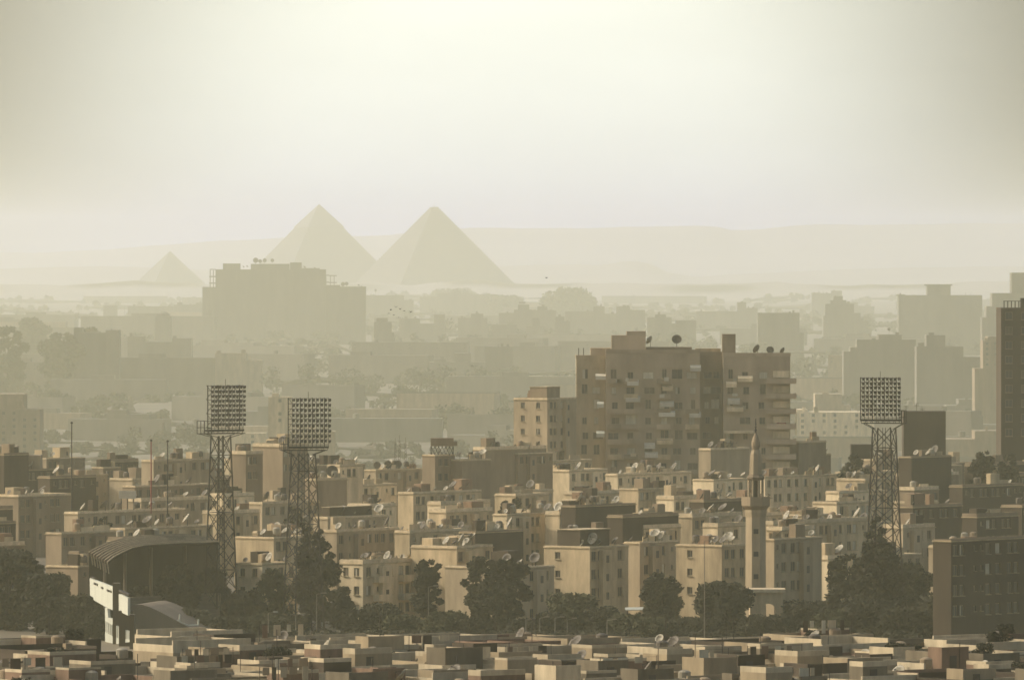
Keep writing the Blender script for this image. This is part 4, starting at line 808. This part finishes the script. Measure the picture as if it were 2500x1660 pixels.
for a_ in [
 ('tall dark cypress-like tree mass beside the middle floodlight mast', 778, 1292, 115, 1345, 'leaf', 'column', .05, 9000, .33),
 ('narrow dark tree top touching the middle mast legs', 748, 1286, 55, 1362, 'leaf', 'column', .1, 3600, .3),
 ('dark bushy tree at the right foot of the cypress mass', 835, 1432, 70, 1325, 'leaf', 'round', .1, 3000),
 ('lone dark oval tree in front of the sunny cream block', 1045, 1366, 88, 1330, 'leaf', 'round', .2, 6500, .3),
 ('left of the pair of dark central trees', 1172, 1358, 88, 1345, 'leaf', 'round', .12, 6000),
 ('right of the pair of dark central trees, the taller', 1236, 1364, 116, 1332, 'leaf', 'round', .1, 9000, .33),
 ('low dark tree between the central pair', 1205, 1430, 90, 1322, 'leaf', 'round', .05, 5000),
 ('round low tree below the corner block', 1400, 1447, 125, 1322, 'leafy', 'round', .1, 8000, .3),
 ('dark tree between the corner block and the minaret blocks', 1608, 1398, 100, 1330, 'leaf', 'round', .08, 7000, .3),
 ('broad round tree just left of the minaret foot', 1757, 1418, 150, 1318, 'leaf', 'round', .06, 11000, .32),
 ('tall dark pointed tree below the right floodlight mast', 2140, 1262, 190, 1325, 'leaf', 'cone', .02, 15000, .38),
 ('dark tree at the left foot of the pointed tree', 2070, 1352, 110, 1330, 'leaf', 'round', .05, 7000, .35),
 ('dark tree at the right foot of the pointed tree', 2225, 1372, 120, 1355, 'leaf', 'round', .05, 7000, .35),
 ('pale green tree behind the middle mast foot', 668, 1388, 84, 1352, 'leafy', 'round', .1, 6000, .28),
 ('dark tree under the stadium canopy, left one', 430, 1378, 120, 1345, 'leaf', 'round', .05, 7000, .33),
 ('dark tree under the stadium canopy, right one', 515, 1385, 100, 1355, 'leaf', 'round', .05, 6000, .33),
 ('dark tree between the two left floodlight feet', 600, 1440, 110, 1335, 'leaf', 'round', .05, 6000, .33),
 ('dark tree filling the lower left corner edge', 20, 1340, 190, 1340, 'leaf', 'round', .02, 13000, .42),
 ('dark tree at lower left, next inwards', 120, 1400, 150, 1325, 'leaf', 'round', .02, 9000, .4),
 ('dark tree left of the scoreboard', 200, 1452, 110, 1318, 'leaf', 'round', .03, 6000, .36),
 ('dark tree behind the concrete terrace', 345, 1430, 110, 1350, 'leaf', 'round', .03, 6000, .34),
 ('low dark tree under the sunny cream block', 930, 1472, 120, 1318, 'leaf', 'round', .03, 6000, .3),
 ('low dark tree left of the long shelter', 1480, 1480, 110, 1312, 'leaf', 'round', .03, 6000, .3),
 ('low dark tree right of the gateway', 1965, 1468, 130, 1320, 'leaf', 'round', .03, 7000, .34),
 ('low dark tree below the pointed tree', 2110, 1462, 160, 1312, 'leaf', 'round', .03, 8000, .36),
 ('dark tree at the lower right, before the huge dark block', 2330, 1452, 190, 1310, 'leaf', 'round', .03, 9000, .4),
 ('dark tree at the lower right corner', 2470, 1440, 150, 1305, 'leaf', 'round', .03, 7000, .4),
 ('small tree behind the rooftops at centre right, yellowish top', 1590, 1506, 85, 1300, 'leafy', 'round', .05, 4000, .26),
 ('small tree above the right rooftops', 1840, 1500, 90, 1302, 'leaf', 'round', .05, 4000, .28),
 ('roof-high tree among the upper estate roofs', 1257, 1215, 40, 1640, 'leaf', 'round', .25, 2600, .3),
 ('second roof-high tree among the upper estate roofs', 1232, 1222, 34, 1630, 'leaf', 'round', .25, 2200, .3),
 ('dark tree left of the right mast at roof height', 2085, 1108, 75, 1800, 'leaf', 'round', .1, 4500, .4),
 ('dark tree clump on the right horizon of roofs', 2400, 1103, 85, 1790, 'leaf', 'round', .1, 4500, .45),
 ('second tree clump on the right horizon of roofs', 2462, 1108, 75, 1770, 'leaf', 'round', .1, 4000, .45),
 ('dark tree left of the third row blocks', 720, 1240, 60, 1560, 'leaf', 'round', .1, 3500, .35),
 ('dark bush-like tree above the canopy at left', 250, 1262, 55, 1500, 'leaf', 'round', .1, 2500, .3),
 ('hazy tree crown mass at the far left, tall one', 20, 798, 110, 3300, 'leaf', 'round', .05, 5000, .9),
 ('hazy tree crown mass right of the leftmost', 150, 812, 120, 3400, 'leaf', 'round', .05, 5000, .9),
 ('hazy broad tree mass beside a square block at left', 215, 800, 110, 3450, 'leaf', 'round', .05, 5000, .9),
 ('faint round tree mass on the left horizon', 78, 775, 90, 4300, 'leaf', 'round', .05, 3500, 1.1),
 ('faint large domed tree mass on the skyline right of the pyramids', 1398, 703, 135, 6900, 'leaf', 'round', .02, 6000, 1.8),
 ('faint tree mass on the skyline under the right pyramid', 1108, 706, 130, 8300, 'leaf', 'round', .02, 5000, 2.0),
 ('faint low tree mass left of the skyline dome', 1230, 722, 90, 7400, 'leaf', 'round', .02, 4000, 1.8)]:
    tree(*a_)
for (xp, X, d, w_, hh, wh) in GROVES:
    r_ = random.Random(int(X + d)); dd_ = d / FS; h2 = hh * r_.uniform(.75, 1.15)
    tree('soft hazy tree grove in the ' + wh, xp, HZ + (H - VALLEY - h2) / (K * d), w_ * 1.25 / (K * d), dd_, 'leaf', 'grove', .05, int(900 + 500 * 5000 / d), .55 * d / 7000 + .25, seed=int(xp * 7 + d), group='tree groves of the hazy plain', nc=14)
tr_labels = ['low dark crown %s from the left in the park strip' % nth(i) for i in range(20)]
rt = random.Random(3); xs_ = [250, 375, 470, 560, 650, 720, 880, 985, 1080, 1150, 1290, 1345, 1540, 1660, 1700, 1905, 2030, 2190, 2270, 2400]
for i, x in enumerate(xs_): tree(tr_labels[i], x, 1490 + rt.uniform(-14, 22), rt.uniform(90, 130), 1303 + rt.uniform(0, 8), 'leaf' if rt.random() < .7 else 'leafy', 'round', .02, 4200, .3, group='low trees of the park strip', nc=18)
# clipped hedge rows near the terrace
for (x0, x1, y, d, lab) in [(368, 560, 1466, 1360, 'long yellow-green hedge behind the concrete terrace'), (560, 700, 1478, 1352, 'shorter green hedge between the floodlight feet')]:
    kd = K * d; t = thing('hedge', lab, 'hedge', (PX((x0 + x1) / 2, d), d, 0), 0, 'hedges by the stadium'); hw = (x1 - x0) / 2 * kd; hh = PZ(y, d); m = MB(); r = random.Random(x0)
    leaves(m, [(hw * (2 * (i + .5) / 26 - 1), r.uniform(-.8, .8), hh - 1.1 - r.uniform(0, .3), 1.2) for i in range(26)] + [(hw * (2 * (i + .5) / 20 - 1), 0, hh * .45, 1.3) for i in range(20)], 8000, .24, r); m.build('foliage', M['leafy'], t)
m = MB(); r = random.Random(9); leaves(m, [(r.uniform(-58, 58), r.uniform(-3, 3), .6, 1.6) for _ in range(170)], 22000, .3, r, .6); tag(m.build('undergrowth', M['leaf'], None, (0, 1302, 0)), 'dark tangled undergrowth along the park strip', 'undergrowth', None, 'stuff')
# ---------------------------------------------------------------- birds
def bird(x, y, d, flap, rz, lab):
    t = thing('bird', lab, 'bird', (PX(x, d), d, PZ(y, d)), rz, 'birds flying over the haze'); m = MB()
    m.lathe([(0, -.3), (.07, -.15), (.09, 0), (.06, .2), (.03, .3), (0, .36)], 8); o = m.build('body', M['bird'], t); o.rotation_euler = (R(90), 0, 0)
    for s in (-1, 1): m = MB(); m.add([(s * .05, -.1, 0), (s * .05, .12, 0), (s * .4, .08, flap), (s * .38, -.1, flap), (s * .8, -.12, flap * .7), (s * .05, 0, .03), (s * .4, 0, flap + .03)], [(0, 1, 2, 3), (3, 2, 4), (0, 5, 6, 3), (5, 1, 2, 6), (6, 2, 4), (3, 6, 4)]); m.build('wing', M['bird'], t)
for i, (x, y) in enumerate([(949, 765), (954, 757), (961, 769), (967, 750), (973, 775), (977, 755), (987, 759), (1003, 762)]): bird(x, y, 2300, .25 if i % 2 else -.1, R(30 + 40 * i), '%s bird from the left in the small flock right of the broad slab' % nth(i))
bird(1334, 679, 2300, .2, R(60), 'lone bird above the skyline right of the pyramids')
# ---------------------------------------------------------------- rooftops in the foreground
al = R(37); ca, sa = math.cos(al), math.sin(al); rg = random.Random(77); FG = []
CU, CW = 8.6, 6.3
for i in range(-16, 110):
    for j in range(-16, 110):
        U = 300 + i * CU + (j % 2) * 3; Wd = 500 + j * CW; X = U * ca - Wd * sa; Y = U * sa + Wd * ca
        if 742 < Y < 816 and abs(X) < 1300 * K * Y: FG.append((X, Y))
FG.sort(key=lambda p: -p[1]); bandsF = [(800, 999, 'farthest'), (785, 800, 'second farthest'), (770, 785, 'middle'), (756, 770, 'second nearest'), (0, 756, 'nearest')]; cellsF = {}
for (X, Y) in FG: bn = [b_[2] for b_ in bandsF if b_[0] <= Y < b_[1]][0]; cellsF.setdefault(bn, []).append((X / Y, X, Y))
for bn, L_ in cellsF.items():
    L_.sort()
    for i, (_, X, Y) in enumerate(L_):
        r = random.Random(int(X * 31 + Y * 7)); u = CU - r.uniform(.05, .9); w_ = CW - r.uniform(.05, .9); h_ = (20.0 if Y < 797 else 20.6) + r.uniform(-.5, .5)
        tone = r.choice(('f1', 'f2', 'f1', 'f2', 'f1', 'f3', 'f4', 'f4', 'f5') if abs(X / (K * Y)) < 950 else ('f2', 'f3', 'f3', 'f5'))  # outer houses drawn from darker tones, painting in the dim lower corners
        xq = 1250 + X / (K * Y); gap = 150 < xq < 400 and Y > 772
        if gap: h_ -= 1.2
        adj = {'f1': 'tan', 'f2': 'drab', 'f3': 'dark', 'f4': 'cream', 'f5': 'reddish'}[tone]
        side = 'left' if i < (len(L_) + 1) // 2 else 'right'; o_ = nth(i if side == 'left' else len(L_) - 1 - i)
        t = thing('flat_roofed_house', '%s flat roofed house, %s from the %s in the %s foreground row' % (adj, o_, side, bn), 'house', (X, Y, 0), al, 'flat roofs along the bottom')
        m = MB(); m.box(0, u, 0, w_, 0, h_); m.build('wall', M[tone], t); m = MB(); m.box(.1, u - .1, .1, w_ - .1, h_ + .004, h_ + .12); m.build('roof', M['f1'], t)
        p = MB(); ph = r.uniform(.6, 1.15); th_ = .18; z = h_ + .004; b0 = ph * r.choice((1, 1, .55)); b1 = ph * r.choice((1, .6)); zr = h_ + .124
        p.box(0, u, 0, th_, z, z + b0); p.box(0, th_, th_, w_, z, z + b1); p.box(u - th_, u, th_, w_, z, z + ph * .9); p.box(th_, u - th_, w_ - th_, w_, z, z + ph)
        if r.random() < .5: s = r.uniform(.3, .7) * u; p.box(s, s + th_, th_ + .01, w_ * r.uniform(.5, .95), z + .12, z + ph * r.uniform(.6, 1))
        p.build('parapet', M[tone if r.random() < .6 else 'f4'], t)
        # upper storey volumes flush with the house walls, open topped with a thin rim
        for k in range(r.choice((1, 1, 2)) if Y < 797 and not gap else (0 if gap else r.choice((0, 0, 1)))):
            q = MB(); e = .02 + .013 * k; ww = r.uniform(.3, .62) * u; dd = r.uniform(.3, .6) * w_; hh = r.uniform(.8, 1.8) if Y < 797 else 1.0; c = r.randrange(4) if k == 0 else 0
            s0 = th_ + .02 if c in (0, 3) else u - ww - th_ - .02; t0 = th_ + .02 if c in (0, 1) else w_ - dd - th_ - .02
            if k: s0 = r.uniform(.3, .6) * u; t0 = r.uniform(.3, .5) * w_; ww *= .6; dd *= .6; hh = r.uniform(.7, 1.4)
            q.box(s0, s0 + ww, t0, t0 + dd, zr + e, zr + hh); rim = r.uniform(.12, .5)
            q.box(s0, s0 + ww, t0, t0 + .14, zr + hh + .002, zr + hh + rim, 1); q.box(s0, s0 + .14, t0 + .141, t0 + dd, zr + hh + .002, zr + hh + rim, 1)
            if r.random() < .4: q.box(s0 + ww * .3, s0 + ww * .3 + .75, t0 - .02, t0 + .3, zr + .05, zr + min(hh, 1.9) * .85, 2)
            tn = r.choice(('f1', 'f2', 'f3', 'f4', 'f2', 'f5', tone, tone, tone)); q.build('upper_room', [M[tn], M[tn if r.random() < .6 else 'f4'], M['win']], t)
        if r.random() < .35:
            q = MB(); s0 = r.uniform(1, u - 1.5); t0 = r.uniform(1, w_ - 1.5); q.lathe([(0, .3), (.5, .3), (.55, .5), (.55, 1.1), (.3, 1.25), (0, 1.28)], 12, 0, (s0, t0, zr)); q.box(s0 - .4, s0 + .4, t0 - .4, t0 + .4, zr, zr + .3); q.build('water_tank', M[r.choice(('dl', 'mid', 'dd'))], t)
        if r.random() < .16:   # washing on a line between two poles
            s0 = r.uniform(.5, 1.5); s1 = u - r.uniform(.6, 1.5); t0 = r.uniform(.5, w_ * .5); q = MB()
            for s_ in (s0, s1): q.tube((s_, t0, zr), (s_, t0, zr + 2.1), .03, n=4)
            q.tube((s0, t0, zr + 2.05), (s1, t0, zr + 1.98), .012, n=4); q.build('line_pole', M['metal'], t); s_ = s0 + .3
            while s_ < s1 - .9:
                wl = r.uniform(.4, 1.1); q = MB(); q.box(s_, s_ + wl, t0 - .012, t0 + .012, zr + 2.0 - r.uniform(.5, 1.2), zr + 2.0); q.build('washing', M[r.choice(('f4', 'pale', 'f3', 'f5', 'mid'))], t); s_ += wl + r.uniform(.15, 1.0)
        if r.random() < .3:
            q = MB()
            a_ = r.uniform(.4, u - 2.2); b_ = r.uniform(.3, w_ - 1.2); q.box(a_, a_ + 1.8, b_, b_ + .8, zr, zr + .25); q.box(a_ + .2, a_ + .9, b_ + .1, b_ + .6, zr + .2, zr + .7); q.box(a_ + .8, a_ + 1.5, b_ + .2, b_ + .7, zr + .2, zr + .5)
            q.build('stored_junk', M[r.choice(('f3', 'f5', 'mid'))], t)
        if r.random() < .3: q = MB(); a_ = r.uniform(.4, u - .4); q.tube((a_, w_ * .6, zr), (a_, w_ * .6, zr + r.uniform(1.5, 3.2)), .035, n=4); q.build('pipe', M['metal'], t)
        lw = '%s %s, %s row' % (o_, side, bn)
        if r.random() < .34 and not gap:
            s0 = r.uniform(.8, u - 1); t0 = r.uniform(.8, w_ * .6); tone_ = r.choice(('pale', 'dark')); dish((X + ca * s0 - sa * t0, Y + sa * s0 + ca * t0, zr), r.uniform(.42, .75), R(r.uniform(-150, -80)), R(r.uniform(25, 50)), tone_, '%s dish on the foreground roof, %s from the %s, %s row' % (tone_, o_, side, bn), 'satellite dishes on the foreground roofs')
        if r.random() < .16 and not gap:
            s0 = r.uniform(1.5, u - 2); t0 = r.uniform(1, w_ - 2); PXX = X + ca * s0 - sa * t0; PYY = Y + sa * s0 + ca * t0
            tree('dark potted shrub on the foreground roof, %s from the %s, %s row' % (o_, side, bn), 1250 + PXX / (K * PYY), HZ + (H - zr - r.uniform(1.1, 2.0)) / (K * PYY), r.uniform(45, 80), PYY, 'leaf', 'round', .15, 1100, .13, seed=int(X * 3 + 999), group='shrubs on the foreground roofs', z0=zr, nc=10, trunk=False)
dup = {k: v_ for k, v_ in LABELS.items() if len(v_) > 1}
print('DUP LABELS', len(dup), list(dup.items())[:12]); lw_ = [k for k in LABELS if not 4 <= len(k.split()) <= 16]; print('LEN', lw_[:10]); print('OBJECTS', len(bpy.data.objects), 'DISHES', DCOUNT[0], 'FG', len(FG), 'FAR', len(FAR))
